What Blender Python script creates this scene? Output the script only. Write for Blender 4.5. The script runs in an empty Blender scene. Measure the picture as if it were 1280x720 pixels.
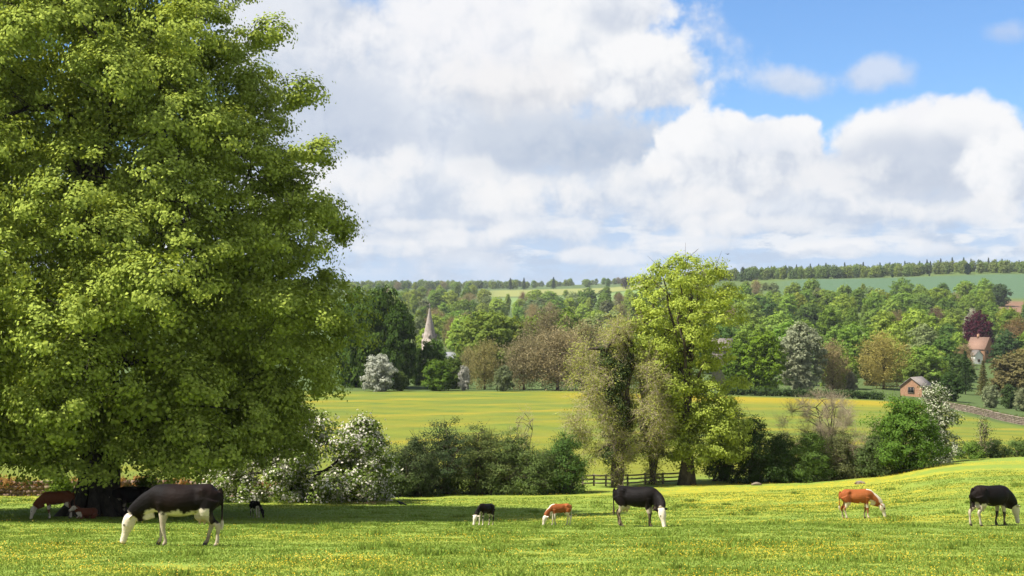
import bpy, math, random
import numpy as np
from mathutils import Vector, Matrix

S = bpy.context.scene
COL = S.collection
rng = np.random.default_rng(11)
random.seed(5)
R = math.radians

# ------------------------------------------------------------------ camera, sky, sun, exposure
F, HOR, CAMZ = 1777.78, 410.0, 14.0          # focal length in photo pixels, eye level row, eye height
PITCH = math.atan((HOR - 360) / F)
cam = bpy.data.cameras.new('camera'); cam.lens = 50; cam.sensor_width = 36
cam.clip_start = 0.3; cam.clip_end = 30000
camo = bpy.data.objects.new('camera', cam); COL.objects.link(camo)
camo.location = (0, 0, CAMZ); camo.rotation_euler = (R(90) + PITCH, 0, 0)
S.camera = camo

SUN_EL = R(54); SH = Vector((-0.95, -0.31)).normalized()
sdir = Vector((SH.x * math.cos(SUN_EL), SH.y * math.cos(SUN_EL), math.sin(SUN_EL)))
sun = bpy.data.lights.new('sun', 'SUN'); sun.energy = 4.6; sun.angle = R(0.5); sun.color = (1.0, .955, .88)
suno = bpy.data.objects.new('sun', sun); COL.objects.link(suno)
suno.rotation_euler = sdir.to_track_quat('Z', 'Y').to_euler(); suno.location = (-40, -20, 80)

S.view_settings.view_transform = 'Standard'; S.view_settings.look = 'None'
S.view_settings.exposure = 1.2; S.view_settings.gamma = 1.0
S.view_settings.use_curve_mapping = False
cy = S.cycles
cy.max_bounces = 5; cy.diffuse_bounces = 3; cy.glossy_bounces = 2; cy.transmission_bounces = 4
cy.transparent_max_bounces = 6; cy.volume_bounces = 0
cy.use_denoising = True; cy.denoiser = 'OPENIMAGEDENOISE'; cy.denoising_input_passes = 'RGB_ALBEDO_NORMAL'; cy.denoising_prefilter = 'ACCURATE'
cy.use_adaptive_sampling = True; cy.adaptive_threshold = 0.01
cy.caustics_reflective = False; cy.caustics_refractive = False

W = bpy.data.worlds.new('World'); S.world = W; W.use_nodes = True
nt = W.node_tree; nt.nodes.clear()
def lk(a, b): nt.links.new(a, b)
def M(op, a, b=None, c=None, clamp=False):
    n = nt.nodes.new('ShaderNodeMath'); n.operation = op; n.use_clamp = clamp
    for i, v in enumerate((a, b, c)):
        if v is None: continue
        if isinstance(v, (int, float)): n.inputs[i].default_value = v
        else: lk(v, n.inputs[i])
    return n.outputs[0]
def smooth(v, lo, hi):
    n = nt.nodes.new('ShaderNodeMapRange'); n.interpolation_type = 'SMOOTHSTEP'
    lk(v, n.inputs[0]); n.inputs[1].default_value = lo; n.inputs[2].default_value = hi
    return n.outputs[0]
def mixc(f, a, b):
    n = nt.nodes.new('ShaderNodeMix'); n.data_type = 'RGBA'
    if isinstance(f, (int, float)): n.inputs[0].default_value = f
    else: lk(f, n.inputs[0])
    for s, v in ((n.inputs[6], a), (n.inputs[7], b)):
        if isinstance(v, tuple): s.default_value = (*v, 1)
        else: lk(v, s)
    return n.outputs[2]
def vec(x, y, z=0.0):
    n = nt.nodes.new('ShaderNodeCombineXYZ')
    for i, v in enumerate((x, y, z)):
        if isinstance(v, (int, float)): n.inputs[i].default_value = v
        else: lk(v, n.inputs[i])
    return n.outputs[0]
def noise(v, scale, det=5, rough=.55, dist=0.0):
    n = nt.nodes.new('ShaderNodeTexNoise'); n.noise_dimensions = '2D'; lk(v, n.inputs['Vector'])
    n.inputs['Scale'].default_value = scale; n.inputs['Detail'].default_value = det
    n.inputs['Roughness'].default_value = rough; n.inputs['Distortion'].default_value = dist
    return n.outputs[0]
def voro(v, scale, det=2.0):
    n = nt.nodes.new('ShaderNodeTexVoronoi'); n.feature = 'SMOOTH_F1'; n.voronoi_dimensions = '2D'; lk(v, n.inputs['Vector'])
    n.inputs['Scale'].default_value = scale; n.inputs['Detail'].default_value = det
    n.inputs['Smoothness'].default_value = .35; n.normalize = True
    return n.outputs['Distance']
def lin(r, g, b):                      # a displayed sky colour as radiance at this exposure
    f = lambda c: ((c / 255 + .055) / 1.055) ** 2.4 if c > 10 else c / 255 / 12.92
    k = 1 / 2 ** S.view_settings.exposure
    return (f(r) * k, f(g) * k, f(b) * k)

tc = nt.nodes.new('ShaderNodeTexCoord')
sep = nt.nodes.new('ShaderNodeSeparateXYZ'); lk(tc.outputs['Generated'], sep.inputs[0])
AZ = M('ARCTAN2', sep.outputs[0], sep.outputs[1]); EL = M('ARCSINE', sep.outputs[2])
sky = nt.nodes.new('ShaderNodeTexSky'); sky.sky_type = 'NISHITA'; sky.sun_disc = False
sky.sun_elevation = SUN_EL; sky.sun_rotation = math.atan2(SH.x, SH.y)
sky.air_density = 1.0; sky.dust_density = .3; sky.ozone_density = 2.5
skyc = nt.nodes.new('ShaderNodeVectorMath'); skyc.operation = 'MULTIPLY'
lk(sky.outputs[0], skyc.inputs[0]); skyc.inputs[1].default_value = (.043, .058, .075)
base = skyc.outputs[0]
P0 = vec(AZ, EL, 0.0)
wn = nt.nodes.new('ShaderNodeTexNoise'); wn.noise_dimensions = '2D'; lk(P0, wn.inputs['Vector']); wn.inputs['Scale'].default_value = 22
wn.inputs['Detail'].default_value = 5
wv = nt.nodes.new('ShaderNodeVectorMath'); wv.operation = 'MULTIPLY_ADD'
lk(wn.outputs['Color'], wv.inputs[0]); wv.inputs[1].default_value = (.03, .022, 0); lk(P0, wv.inputs[2])
PW = wv.outputs[0]                                           # warped direction coordinates
bil = M('SUBTRACT', .42, voro(PW, 26, 3.0))                  # cauliflower billows, small
bilS = M('SUBTRACT', .42, voro(PW, 70, 2.0))
bilL = M('SUBTRACT', .42, voro(PW, 11, 2.0))                 # billows, large
fb = M('SUBTRACT', noise(P0, 30, 7, .62), .5)
fbL = M('SUBTRACT', noise(P0, 9, 5, .6), .5)
st = M('SUBTRACT', noise(vec(M('MULTIPLY', AZ, .45), M('MULTIPLY', EL, 2.1), 3.7), 26, 6, .58), .5)  # low flattened layers
st2 = M('SUBTRACT', noise(vec(M('MULTIPLY', AZ, .6), M('MULTIPLY', EL, 1.5), 9.1), 48, 5, .6), .5)
cur = base
# unseen clouds added outside the view so the sky lights the land plausibly
gen = smooth(M('ADD', noise(P0, 4, 6, .6), M('MULTIPLY', M('ABSOLUTE', AZ), .06)), .47, .62)
gen = M('MULTIPLY', gen, smooth(M('ABSOLUTE', AZ), .42, .6))
cur = mixc(gen, cur, lin(225, 230, 238))
# haze of cloud towards the horizon
lowm = smooth(M('ADD', M('MULTIPLY', EL, -1.0), M('MULTIPLY', fbL, .05)), -.135, -.085)
cur = mixc(M('MULTIPLY', lowm, .92), cur, lin(188, 208, 236))
lay = smooth(M('ADD', st, M('MULTIPLY', bil, .35)), -.04, .13)
cur = mixc(M('MULTIPLY', M('MULTIPLY', lowm, lay), smooth(EL, .03, .055)), cur, lin(234, 238, 244))
lay2 = smooth(M('SUBTRACT', M('MULTIPLY', st2, -1.0), M('MULTIPLY', bil, -.12)), .0, .16)
cur = mixc(M('MULTIPLY', M('MULTIPLY', lowm, lay2), .85), cur, lin(186, 203, 226))
def cloud(x, y, rx, ry, top, bot, soft=.35, kb=.7, kf=.7, op=1.0, lit=.9, flat=1.0):
    """one cumulus at a sky direction: billowed outline, paler where it faces the sun, greyer at its base"""
    global cur
    a, e = (x - 640) / F, (HOR - y) / F
    dx = M('DIVIDE', M('SUBTRACT', AZ, a), rx / F)
    dy = M('DIVIDE', M('SUBTRACT', EL, e), ry / F)
    dyl = M('MULTIPLY', M('MINIMUM', dy, 0.0), flat)
    dy2 = M('ADD', M('MAXIMUM', dy, 0.0), dyl)
    r = M('SQRT', M('ADD', M('MULTIPLY', dx, dx), M('MULTIPLY', dy2, dy2)))
    f = M('SUBTRACT', 1.0, r)
    f = M('MULTIPLY_ADD', M('ADD', bil, bilL), kb, f)
    f = M('MULTIPLY_ADD', M('ADD', fb, fbL), kf, f); f = M('MULTIPLY_ADD', bilS, .22, f)
    m = M('MULTIPLY', smooth(f, 0.0, soft), op)
    t = M('MULTIPLY_ADD', dy, .45, .36)
    t = M('MULTIPLY_ADD', M('ADD', bil, M('MULTIPLY', bilL, .7)), lit, t)
    t = M('MULTIPLY_ADD', fb, .9, t); t = M('MULTIPLY_ADD', bilS, .8, t)
    t = M('MULTIPLY_ADD', dx, -.10, t)
    t = smooth(t, -.05, .95)
    cur = mixc(m, cur, mixc(t, lin(*bot), lin(*top)))
WT, PL, GR, DG = (249, 249, 250), (229, 233, 241), (201, 210, 225), (180, 193, 213)
for a_ in CLOUDS if 'CLOUDS' in globals() else (
    (560, 150, 330, 190, (232, 236, 243), (196, 207, 225), .6, .5, .8),
    (390, 40, 150, 90, PL, (196, 207, 224), .7),
    (420, 165, 115, 80, (204, 213, 228), (176, 190, 213), .7, .7, .8, .95),
    (615, 55, 205, 90, (246, 246, 249), (206, 215, 230), .6, .6, .8), (745, 35, 85, 70, WT, (214, 221, 233), .5, .8, .6), (775, 12, 50, 40, (240, 242, 247), GR, .5, .8, .6),
    (500, 235, 150, 50, (236, 239, 245), (196, 208, 226), .6, .8, .8),
    (715, 178, 175, 48, (204, 213, 227), (178, 192, 213), .7, .7, .8, .95),
    (690, 110, 180, 45, (244, 243, 244), (205, 210, 220), .8, .6, .7),
    (800, 95, 75, 55, WT, GR, .4, .8, .5),
    (762, 124, 40, 16, WT, PL, .8, 1.3, 1.4, .7),
    (1000, 245, 330, 50, (232, 236, 243), (190, 203, 223), .6, .7, .9, .9),
    (985, 112, 56, 20, (232, 234, 240), (200, 212, 230), .9, .9, 1.1, .75),
    (1088, 104, 48, 18, (234, 235, 240), (206, 214, 229), 1.0, 1.1, 1.3, .65),
    (1237, 62, 30, 13, (208, 218, 238), (190, 206, 234), 1.3, 1.1, 1.6, .55),
    (915, 194, 95, 52, WT, GR, .22, .9, .5),
    (945, 172, 62, 26, WT, PL, .4, .9, .5),
    (1140, 203, 105, 56, (246, 246, 249), GR, .35, .8, .5), (1200, 176, 55, 30, WT, GR, .4, .8, .5), (1080, 182, 46, 32, WT, GR, .4, .8, .5),
    (1130, 212, 130, 42, GR, DG, .9, .5, .6, .85),
    (1255, 222, 70, 40, WT, GR, .35, .8, .5),
    (436, 236, 58, 22, (247, 246, 246), (190, 204, 224), .9, 1.6, 1.6, .62, 1.2, 1.4), (500, 214, 48, 26, (247, 246, 246), (190, 204, 224), .9, 1.6, 1.6, .62, 1.2, 1.4), (575, 222, 66, 22, (247, 246, 246), (190, 204, 224), .9, 1.6, 1.6, .62, 1.2, 1.4), (622, 256, 80, 18, (247, 246, 246), (190, 204, 224), .9, 1.6, 1.6, .62, 1.2, 1.4), (530, 284, 60, 10, (247, 246, 246), (190, 204, 224), .9, 1.6, 1.6, .62, 1.2, 1.4), (668, 236, 46, 20, (247, 246, 246), (190, 204, 224), .9, 1.6, 1.6, .62, 1.2, 1.4), (735, 246, 90, 20, (247, 246, 246), (190, 204, 224), .9, 1.6, 1.6, .62, 1.2, 1.4), (800, 226, 44, 20, (247, 246, 246), (190, 204, 224), .9, 1.6, 1.6, .62, 1.2, 1.4), (872, 262, 60, 22, (247, 246, 246), (190, 204, 224), .9, 1.6, 1.6, .62, 1.2, 1.4), (955, 286, 90, 12, (247, 246, 246), (190, 204, 224), .9, 1.6, 1.6, .62, 1.2, 1.4), (1030, 236, 70, 24, (247, 246, 246), (190, 204, 224), .9, 1.6, 1.6, .62, 1.2, 1.4), (1112, 268, 50, 14, (247, 246, 246), (190, 204, 224), .9, 1.6, 1.6, .62, 1.2, 1.4), (1205, 276, 90, 18, (247, 246, 246), (190, 204, 224), .9, 1.6, 1.6, .62, 1.2, 1.4), (700, 290, 80, 15, (247, 246, 246), (190, 204, 224), .9, 1.6, 1.6, .62, 1.2, 1.4), (585, 300, 60, 12, (247, 246, 246), (190, 204, 224), .9, 1.6, 1.6, .62, 1.2, 1.4), (840, 306, 70, 13, (247, 246, 246), (190, 204, 224), .9, 1.6, 1.6, .62, 1.2, 1.4), (1040, 314, 70, 12, (247, 246, 246), (190, 204, 224), .9, 1.6, 1.6, .62, 1.2, 1.4), (490, 312, 50, 12, (247, 246, 246), (190, 204, 224), .9, 1.6, 1.6, .62, 1.2, 1.4), (740, 322, 60, 10, (247, 246, 246), (190, 204, 224), .9, 1.6, 1.6, .62, 1.2, 1.4), (1160, 318, 60, 10, (247, 246, 246), (190, 204, 224), .9, 1.6, 1.6, .62, 1.2, 1.4), (1268, 300, 34, 26, (247, 246, 246), (190, 204, 224), .9, 1.6, 1.6, .62, 1.2, 1.4),
): cloud(*a_)
bg = nt.nodes.new('ShaderNodeBackground'); lk(cur, bg.inputs[0]); bg.inputs[1].default_value = 1.0
wo = nt.nodes.new('ShaderNodeOutputWorld'); lk(bg.outputs[0], wo.inputs[0])
W.cycles.sampling_method = 'MANUAL'; W.cycles.sample_map_resolution = 512

# ------------------------------------------------------------------ helpers
def tag(o, label=None, cat=None, group=None, kind=None):
    if label: o['label'] = label
    if cat: o['category'] = cat
    if group: o['group'] = group
    if kind: o['kind'] = kind
    return o
def empty(name, loc, rz=0.0):
    o = bpy.data.objects.new(name, None); COL.objects.link(o)
    o.location = loc; o.rotation_euler = (0, 0, rz); o.empty_display_size = .3
    return o
def mesh_np(name, V, Q, mats, mi=None, smooth_=False):
    """a mesh from numpy arrays; Q: list of (n,k) index arrays"""
    me = bpy.data.meshes.new(name)
    Q = [q for q in Q if len(q)]
    me.vertices.add(len(V)); me.vertices.foreach_set('co', np.ascontiguousarray(V, dtype=np.float32).ravel())
    loops = np.concatenate([q.ravel() for q in Q]).astype(np.int32)
    tot = np.concatenate([np.full(len(q), q.shape[1]) for q in Q]).astype(np.int32)
    start = np.concatenate([[0], np.cumsum(tot)[:-1]]).astype(np.int32)
    me.loops.add(len(loops)); me.loops.foreach_set('vertex_index', loops)
    me.polygons.add(len(tot)); me.polygons.foreach_set('loop_start', start); me.polygons.foreach_set('loop_total', tot)
    for m in mats: me.materials.append(m)
    if mi is not None: me.polygons.foreach_set('material_index', np.asarray(mi, dtype=np.int32))
    if smooth_: me.polygons.foreach_set('use_smooth', np.ones(len(tot), dtype=bool))
    me.update(calc_edges=True); me.validate()
    return me
def link(name, me, parent=None, loc=None):
    o = bpy.data.objects.new(name, me); COL.objects.link(o)
    if parent: o.parent = parent
    if loc is not None: o.location = loc
    return o
class Geo:
    """collects quads / triangles, then becomes one mesh"""
    def __init__(s): s.v = []; s.q = []; s.t = []; s.n = 0; s.qm = []; s.tm = []
    def add(s, V, Q=None, T=None, m=0):
        s.v.append(np.asarray(V, float))
        if Q is not None and len(Q): s.q.append(np.asarray(Q) + s.n); s.qm.append(np.full(len(Q), m))
        if T is not None and len(T): s.t.append(np.asarray(T) + s.n); s.tm.append(np.full(len(T), m))
        s.n += len(V)
    def mesh(s, name, mats, smooth_=False):
        Q = [np.concatenate(s.q)] if s.q else []
        if s.t: Q.append(np.concatenate(s.t))
        mi = np.concatenate(s.qm + s.tm)
        return mesh_np(name, np.concatenate(s.v), Q, mats, mi, smooth_)
    def box(s, c, d, rz=0.0, m=0):
        c = np.asarray(c); d = np.asarray(d) / 2
        V = np.array([[x, y, z] for z in (-1, 1) for y in (-1, 1) for x in (-1, 1)]) * d
        ca, sa = math.cos(rz), math.sin(rz)
        V = np.stack([V[:, 0] * ca - V[:, 1] * sa, V[:, 0] * sa + V[:, 1] * ca, V[:, 2]], 1) + c
        s.add(V, [[0, 2, 3, 1], [4, 5, 7, 6], [0, 1, 5, 4], [2, 6, 7, 3], [0, 4, 6, 2], [1, 3, 7, 5]], m=m)
    def tube(s, pts, rad, n=8, m=0, rough=0.0):
        pts = np.asarray(pts, float); k = len(pts); rad = np.broadcast_to(np.asarray(rad, float), (k,))
        T = np.gradient(pts, axis=0); T /= np.linalg.norm(T, axis=1, keepdims=True) + 1e-9
        ref = np.array([.31, .21, .93]) if abs(T[0, 2]) < .8 else np.array([.93, .31, .1])
        A = np.cross(T, ref); A /= np.linalg.norm(A, axis=1, keepdims=True) + 1e-9
        B = np.cross(T, A)
        th = np.arange(n) / n * 2 * math.pi
        rr = rad[:, None] * (1 + rough * rng.normal(size=(1, n)) + .4 * rough * rng.normal(size=(k, n)))
        V = pts[:, None] + rr[..., None] * (np.cos(th)[None, :, None] * A[:, None] + np.sin(th)[None, :, None] * B[:, None])
        V = np.concatenate([V.reshape(-1, 3), pts[:1], pts[-1:]])
        i, j = np.meshgrid(np.arange(k - 1), np.arange(n), indexing='ij'); i = i.ravel(); j = j.ravel(); j2 = (j + 1) % n
        Q = np.stack([i * n + j, i * n + j2, (i + 1) * n + j2, (i + 1) * n + j], 1)
        jj = np.arange(n); c0, c1 = k * n, k * n + 1
        Tt = np.concatenate([np.stack([np.full(n, c0), (jj + 1) % n, jj], 1),
                             np.stack([np.full(n, c1), (k - 1) * n + jj, (k - 1) * n + (jj + 1) % n], 1)])
        s.add(V, Q, Tt, m)
    def leaves(s, P, N, L, Wd, m=0):
        """diamond leaves, slightly folded along the midrib"""
        n = len(P); N = N / (np.linalg.norm(N, axis=1, keepdims=True) + 1e-9)
        r = rng.normal(size=(n, 3)); t = np.cross(N, r); t /= np.linalg.norm(t, axis=1, keepdims=True) + 1e-9
        b = np.cross(N, t)
        L = (np.broadcast_to(L, n) * rng.uniform(.7, 1.25, n))[:, None]; Wd = (np.broadcast_to(Wd, n) * rng.uniform(.75, 1.2, n))[:, None]
        V = np.stack([P - t * L * .5, P + b * Wd * .5 + N * Wd * .14 - t * L * .06, P + t * L * .5, P - b * Wd * .5 + N * Wd * .14 - t * L * .06], 1).reshape(-1, 3)
        s.add(V, np.arange(4 * n).reshape(n, 4), m=m)
    def twigs(s, A, B, r, m=0):
        """three-sided tapering twigs from A to B"""
        n = len(A); T = B - A; T /= np.linalg.norm(T, axis=1, keepdims=True) + 1e-9
        x = np.cross(T, rng.normal(size=(n, 3))); x /= np.linalg.norm(x, axis=1, keepdims=True) + 1e-9; y = np.cross(T, x)
        V = []
        r = np.broadcast_to(r, n)[:, None]
        for e, k in ((A, 1.0), (B, .45)):
            for a in (0, 2.094, 4.189): V.append(e + r * k * (math.cos(a) * x + math.sin(a) * y))
        V = np.stack(V, 1).reshape(-1, 3); o = (np.arange(n) * 6)[:, None]
        Q = np.concatenate([o + np.array([[0, 1, 4, 3]]), o + np.array([[1, 2, 5, 4]]), o + np.array([[2, 0, 3, 5]])])
        s.add(V, Q, m=m)

def vnoise(x, y, seed=0):
    xi = np.floor(x).astype(np.int64); yi = np.floor(y).astype(np.int64); fx = x - xi; fy = y - yi
    fx = fx * fx * (3 - 2 * fx); fy = fy * fy * (3 - 2 * fy)
    def h(a, b):
        k = (a * 374761393 + b * 668265263 + seed * 1442695041) & 0xFFFFFFFF
        k = ((k ^ (k >> 13)) * 1274126177) & 0xFFFFFFFF
        return ((k ^ (k >> 16)) & 0xFFFF) / 65535.0
    return (h(xi, yi) * (1 - fx) + h(xi + 1, yi) * fx) * (1 - fy) + (h(xi, yi + 1) * (1 - fx) + h(xi + 1, yi + 1) * fx) * fy
def fbm(x, y, oct=4, seed=0):
    v = 0; a = .5; t = 0
    for i in range(oct):
        v = v + a * vnoise(x * 2 ** i, y * 2 ** i, seed + i); t += a; a *= .5
    return v / t
# ------------------------------------------------------------------ materials
def new_mat(name):
    m = bpy.data.materials.new(name); m.use_nodes = True; m.node_tree.nodes.clear(); return m
class NB:
    def __init__(s, m): s.t = m.node_tree; s.N = s.t.nodes; s.L = s.t.links
    def n(s, typ, **kw):
        x = s.N.new(typ)
        for k, v in kw.items(): setattr(x, k, v)
        return x
    def set(s, sock, v):
        if isinstance(v, tuple): sock.default_value = (*v, 1) if len(v) == 3 and sock.type == 'RGBA' else v
        elif isinstance(v, (int, float)): sock.default_value = v
        else: s.L.new(v, sock)
    def math(s, op, a, b=0.0, c=0.0):
        x = s.n('ShaderNodeMath', operation=op)
        for i, v in enumerate((a, b, c)): s.set(x.inputs[i], v)
        return x.outputs[0]
    def mix(s, f, a, b, blend='MIX'):
        x = s.n('ShaderNodeMix', data_type='RGBA', blend_type=blend)
        s.set(x.inputs[0], f); s.set(x.inputs[6], a); s.set(x.inputs[7], b); return x.outputs[2]
    def noise(s, scale, det=4, rough=.55, vec=None, dist=0.0):
        x = s.n('ShaderNodeTexNoise'); x.inputs['Scale'].default_value = scale; x.inputs['Detail'].default_value = det
        x.inputs['Roughness'].default_value = rough; x.inputs['Distortion'].default_value = dist
        if vec is not None: s.L.new(vec, x.inputs['Vector'])
        return x.outputs[0]
    def ramp(s, f, lo, hi):
        x = s.n('ShaderNodeMapRange', interpolation_type='SMOOTHSTEP'); s.set(x.inputs[0], f)
        x.inputs[1].default_value = lo; x.inputs[2].default_value = hi; return x.outputs[0]
    def hsv(s, c, h=.5, sa=1.0, v=1.0):
        x = s.n('ShaderNodeHueSaturation'); s.set(x.inputs[0], h); s.set(x.inputs[1], sa); s.set(x.inputs[2], v); s.set(x.inputs[4], c)
        return x.outputs[0]
    def pos(s): return s.n('ShaderNodeNewGeometry').outputs['Position']
    def out(s, sh): o = s.n('ShaderNodeOutputMaterial'); s.L.new(sh, o.inputs[0])
    def principled(s, col, rough=.8, spec=.3, bump=None, bd=.02):
        p = s.n('ShaderNodeBsdfPrincipled'); s.set(p.inputs['Base Color'], col); s.set(p.inputs['Roughness'], rough)
        p.inputs['Specular IOR Level'].default_value = spec
        if bump is not None:
            b = s.n('ShaderNodeBump'); b.inputs['Strength'].default_value = .6; b.inputs['Distance'].default_value = bd
            s.L.new(bump, b.inputs['Height']); s.L.new(b.outputs[0], p.inputs['Normal'])
        s.out(p.outputs[0]); return p

def leaf_mat(name, col, trans=.36, var=.35, use_obj=False, blossom=None, gloss=.0):
    """leaf: diffuse + light through the blade, each leaf its own tint; use_obj takes the tree's own colour"""
    m = new_mat(name); b = NB(m)
    g = b.n('ShaderNodeNewGeometry'); rnd = g.outputs['Random Per Island']
    c = col
    if use_obj:
        oi = b.n('ShaderNodeObjectInfo'); c = oi.outputs['Color']
    v = b.math('MULTIPLY_ADD', rnd, var, 1 - var * .5)
    tcn = b.n('ShaderNodeTexCoord').outputs['Object']
    nz = b.noise(.45, 3, .6, tcn)
    v = b.math('MULTIPLY', v, b.math('MULTIPLY_ADD', nz, .5, .75))
    h = b.math('MULTIPLY_ADD', rnd, -.018, .509)
    cc = b.hsv(c, h, 1.0, v)
    if blossom:
        oc, frac = blossom
        sp = b.noise(1.5, 4, .65, tcn)
        sel = b.math('GREATER_THAN', b.math('MULTIPLY_ADD', b.math('FRACT', b.math('MULTIPLY', rnd, 7.31)), .35, sp), 1.05 - frac)
        cc = b.mix(sel, cc, oc)
    d = b.n('ShaderNodeBsdfDiffuse'); b.L.new(cc, d.inputs[0])
    t = b.n('ShaderNodeBsdfTranslucent'); tcol = b.hsv(cc, .488, 1.1, 1.15); b.L.new(tcol, t.inputs[0])
    mx = b.n('ShaderNodeMixShader'); mx.inputs[0].default_value = trans; b.L.new(d.outputs[0], mx.inputs[1]); b.L.new(t.outputs[0], mx.inputs[2])
    b.out(mx.outputs[0]); return m
def bark_mat(name, c1, c2, scale=6):
    m = new_mat(name); b = NB(m); tcn = b.n('ShaderNodeTexCoord').outputs['Object']
    mp = b.n('ShaderNodeMapping'); mp.inputs['Scale'].default_value = (1, 1, .25); b.L.new(tcn, mp.inputs[0])
    n = b.noise(scale, 6, .65, mp.outputs[0]); c = b.mix(b.ramp(n, .35, .65), c1, c2)
    b.principled(c, .9, .2, n, .05); return m
def plain_mat(name, c1, c2, scale=8, rough=.85, bump=.02):
    m = new_mat(name); b = NB(m); tcn = b.n('ShaderNodeTexCoord').outputs['Object']
    n = b.noise(scale, 5, .6, tcn); b.principled(b.mix(b.ramp(n, .3, .7), c1, c2), rough, .25, n, bump); return m

BARK = bark_mat('bark', (.045, .034, .024), (.11, .088, .065))
BARKD = bark_mat('dark_bark', (.02, .016, .012), (.055, .043, .032))
TWIG = bark_mat('twig_bark', (.28, .23, .15), (.40, .33, .22), 3)
L_LIME = leaf_mat('lime_leaf', (.275, .335, .062), .29, .5)
L_TREE = leaf_mat('tree_leaf', (.1, .1, .1), .37, .45, True)
L_HAW = leaf_mat('blossoming_leaf', (.13, .18, .035), .3, .4, False, ((.66, .62, .52), .30))

# ------------------------------------------------------------------ the lie of the land
D_ = [1, 10, 21.6, 32, 50, 60, 70, 80, 92, 102, 125, 170, 260, 300, 400, 550, 750, 1000, 1300, 1600, 2200, 3000, 5500]
near = lambda d: 605.6 + 2471 / d
colx = [-500, 0, 250, 480, 640, 760, 870, 1000, 1100, 1190, 1290, 1700]
mid = {  # rows 60,70,80,92,102,125,170,260,300
 -500: (646, 631, 619, 609, 601, 572, 530, 490, 482), 0: (646, 631, 619, 609, 601, 572, 530, 490, 482),
 250: (646, 632, 620, 610, 602, 573, 530, 490, 482), 480: (646, 636, 627, 615, 603, 573, 528, 490, 482),
 640: (646, 636, 625, 611, 600, 571, 527, 490, 482), 760: (645, 635, 623, 609, 598, 570, 527, 490, 483),
 870: (644, 633, 621, 606, 596, 569, 528, 494, 487), 1000: (642, 630, 616, 602, 593, 569, 531, 497, 491),
 1100: (640, 626, 611, 597, 589, 568, 533, 500, 494), 1190: (634, 613, 594, 576.5, 573, 566, 537, 506, 500),
 1290: (632, 611, 592, 574.5, 571.5, 563, 541, 515, 508), 1700: (632, 611, 592, 575, 572, 560, 548, 524, 514)}
farL = (468, 452, 431, 408, 386, 372, 362, 358.5, 357.5)
farR = (470, 442, 410, 379, 350, 343, 341, 343, 350)
tab = np.zeros((len(colx), len(D_)))
for i, x in enumerate(colx):
    w = min(1, max(0, (x - 700) / 260)); w = w * w * (3 - 2 * w)
    fr = [a * (1 - w) + b * w for a, b in zip(farL, farR)]
    if x >= 1190: fr = [f + max(0, 14 - 4 * k) * (1 if x >= 1280 else .5) - (4 if k > 3 else 0) for k, f in enumerate(fr)]
    rows = [near(d) for d in D_[:5]] + list(mid[x]) + fr
    tab[i] = [-(y - HOR) / F * d for y, d in zip(rows, D_)]
lgF = np.linspace(math.log(1), math.log(5500), 420); cxF = np.linspace(-500, 1700, 221)
TZ = np.stack([np.interp(lgF, np.log(D_), np.interp(D_, D_, t)) for t in tab])
# interpolate straight in distance, so slopes stay real slopes
dF = np.exp(lgF); TZ = np.stack([np.interp(dF, D_, t) for t in tab])
TZ = np.stack([np.interp(cxF, colx, TZ[:, j]) for j in range(len(lgF))], 1)
def blur(a, k, ax):
    w = np.ones(k) / k; p = k // 2
    a = np.pad(a, [(p, p) if i == ax else (0, 0) for i in range(2)], mode='edge')
    return np.apply_along_axis(lambda v: np.convolve(v, w, 'valid'), ax, a)
for _ in range(2): TZ[:, 60:] = blur(TZ, 7, 1)[:, 60:]; TZ = blur(TZ, 9, 0)
def ground(X, Y):
    X = np.asarray(X, float); Y = np.asarray(Y, float); d = np.clip(Y, 1, 5500)
    cx = np.clip(640 + F * X / np.maximum(d, 12), -499, 1699)
    a = np.clip((np.log(d) - lgF[0]) / (lgF[1] - lgF[0]), 0, len(lgF) - 1.001); b = (cx + 500) / 10
    i = a.astype(int); j = np.clip(b.astype(int), 0, 219); fa = a - i; fb_ = b - j
    z = (TZ[j, i] * (1 - fa) + TZ[j, i + 1] * fa) * (1 - fb_) + (TZ[j + 1, i] * (1 - fa) + TZ[j + 1, i + 1] * fa) * fb_
    z = z + np.where(Y < 1, -(Y - 1) * .11, 0)
    amp = np.clip(d / 60, .15, 1) * np.clip((400 - d) / 200, 0, 1)
    z = z + amp * (.35 * (fbm(X / 9, Y / 9, 3, 3) - .5) + .10 * (fbm(X / 1.7, Y / 1.7, 2, 8) - .5))
    z = z + np.clip((d - 400) / 600, 0, 1) * d * .003 * (fbm(X / 160, Y / 160, 3, 21) - .5)
    return z + CAMZ
def gz(x, y): return float(ground(np.array([x]), np.array([y]))[0])
def colX(px, d): return (px - 640) / F * d                        # world X of a photo column at distance d
def row(z, d):                                                    # photo row of a height at distance d
    return 360 - F * math.tan(math.atan2(z - CAMZ, d) - PITCH)
def base(px, d):
    X = colX(px, d); return Vector((X, d, gz(X, d)))
def find_d(px, y, lo, hi):
    ds = np.exp(np.linspace(math.log(lo), math.log(hi), 300)); X = (px - 640) / F * ds
    yy = HOR - F * (ground(X, ds) - CAMZ) / ds
    k = np.where(yy <= y)[0]
    return float(ds[k[0]]) if len(k) else hi
def pix(px, y, d):
    """the point at a photo pixel, at distance d"""
    a = math.atan((360 - y) / F) + PITCH
    return Vector((colX(px, d), d, CAMZ + math.tan(a) * d))

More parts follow.
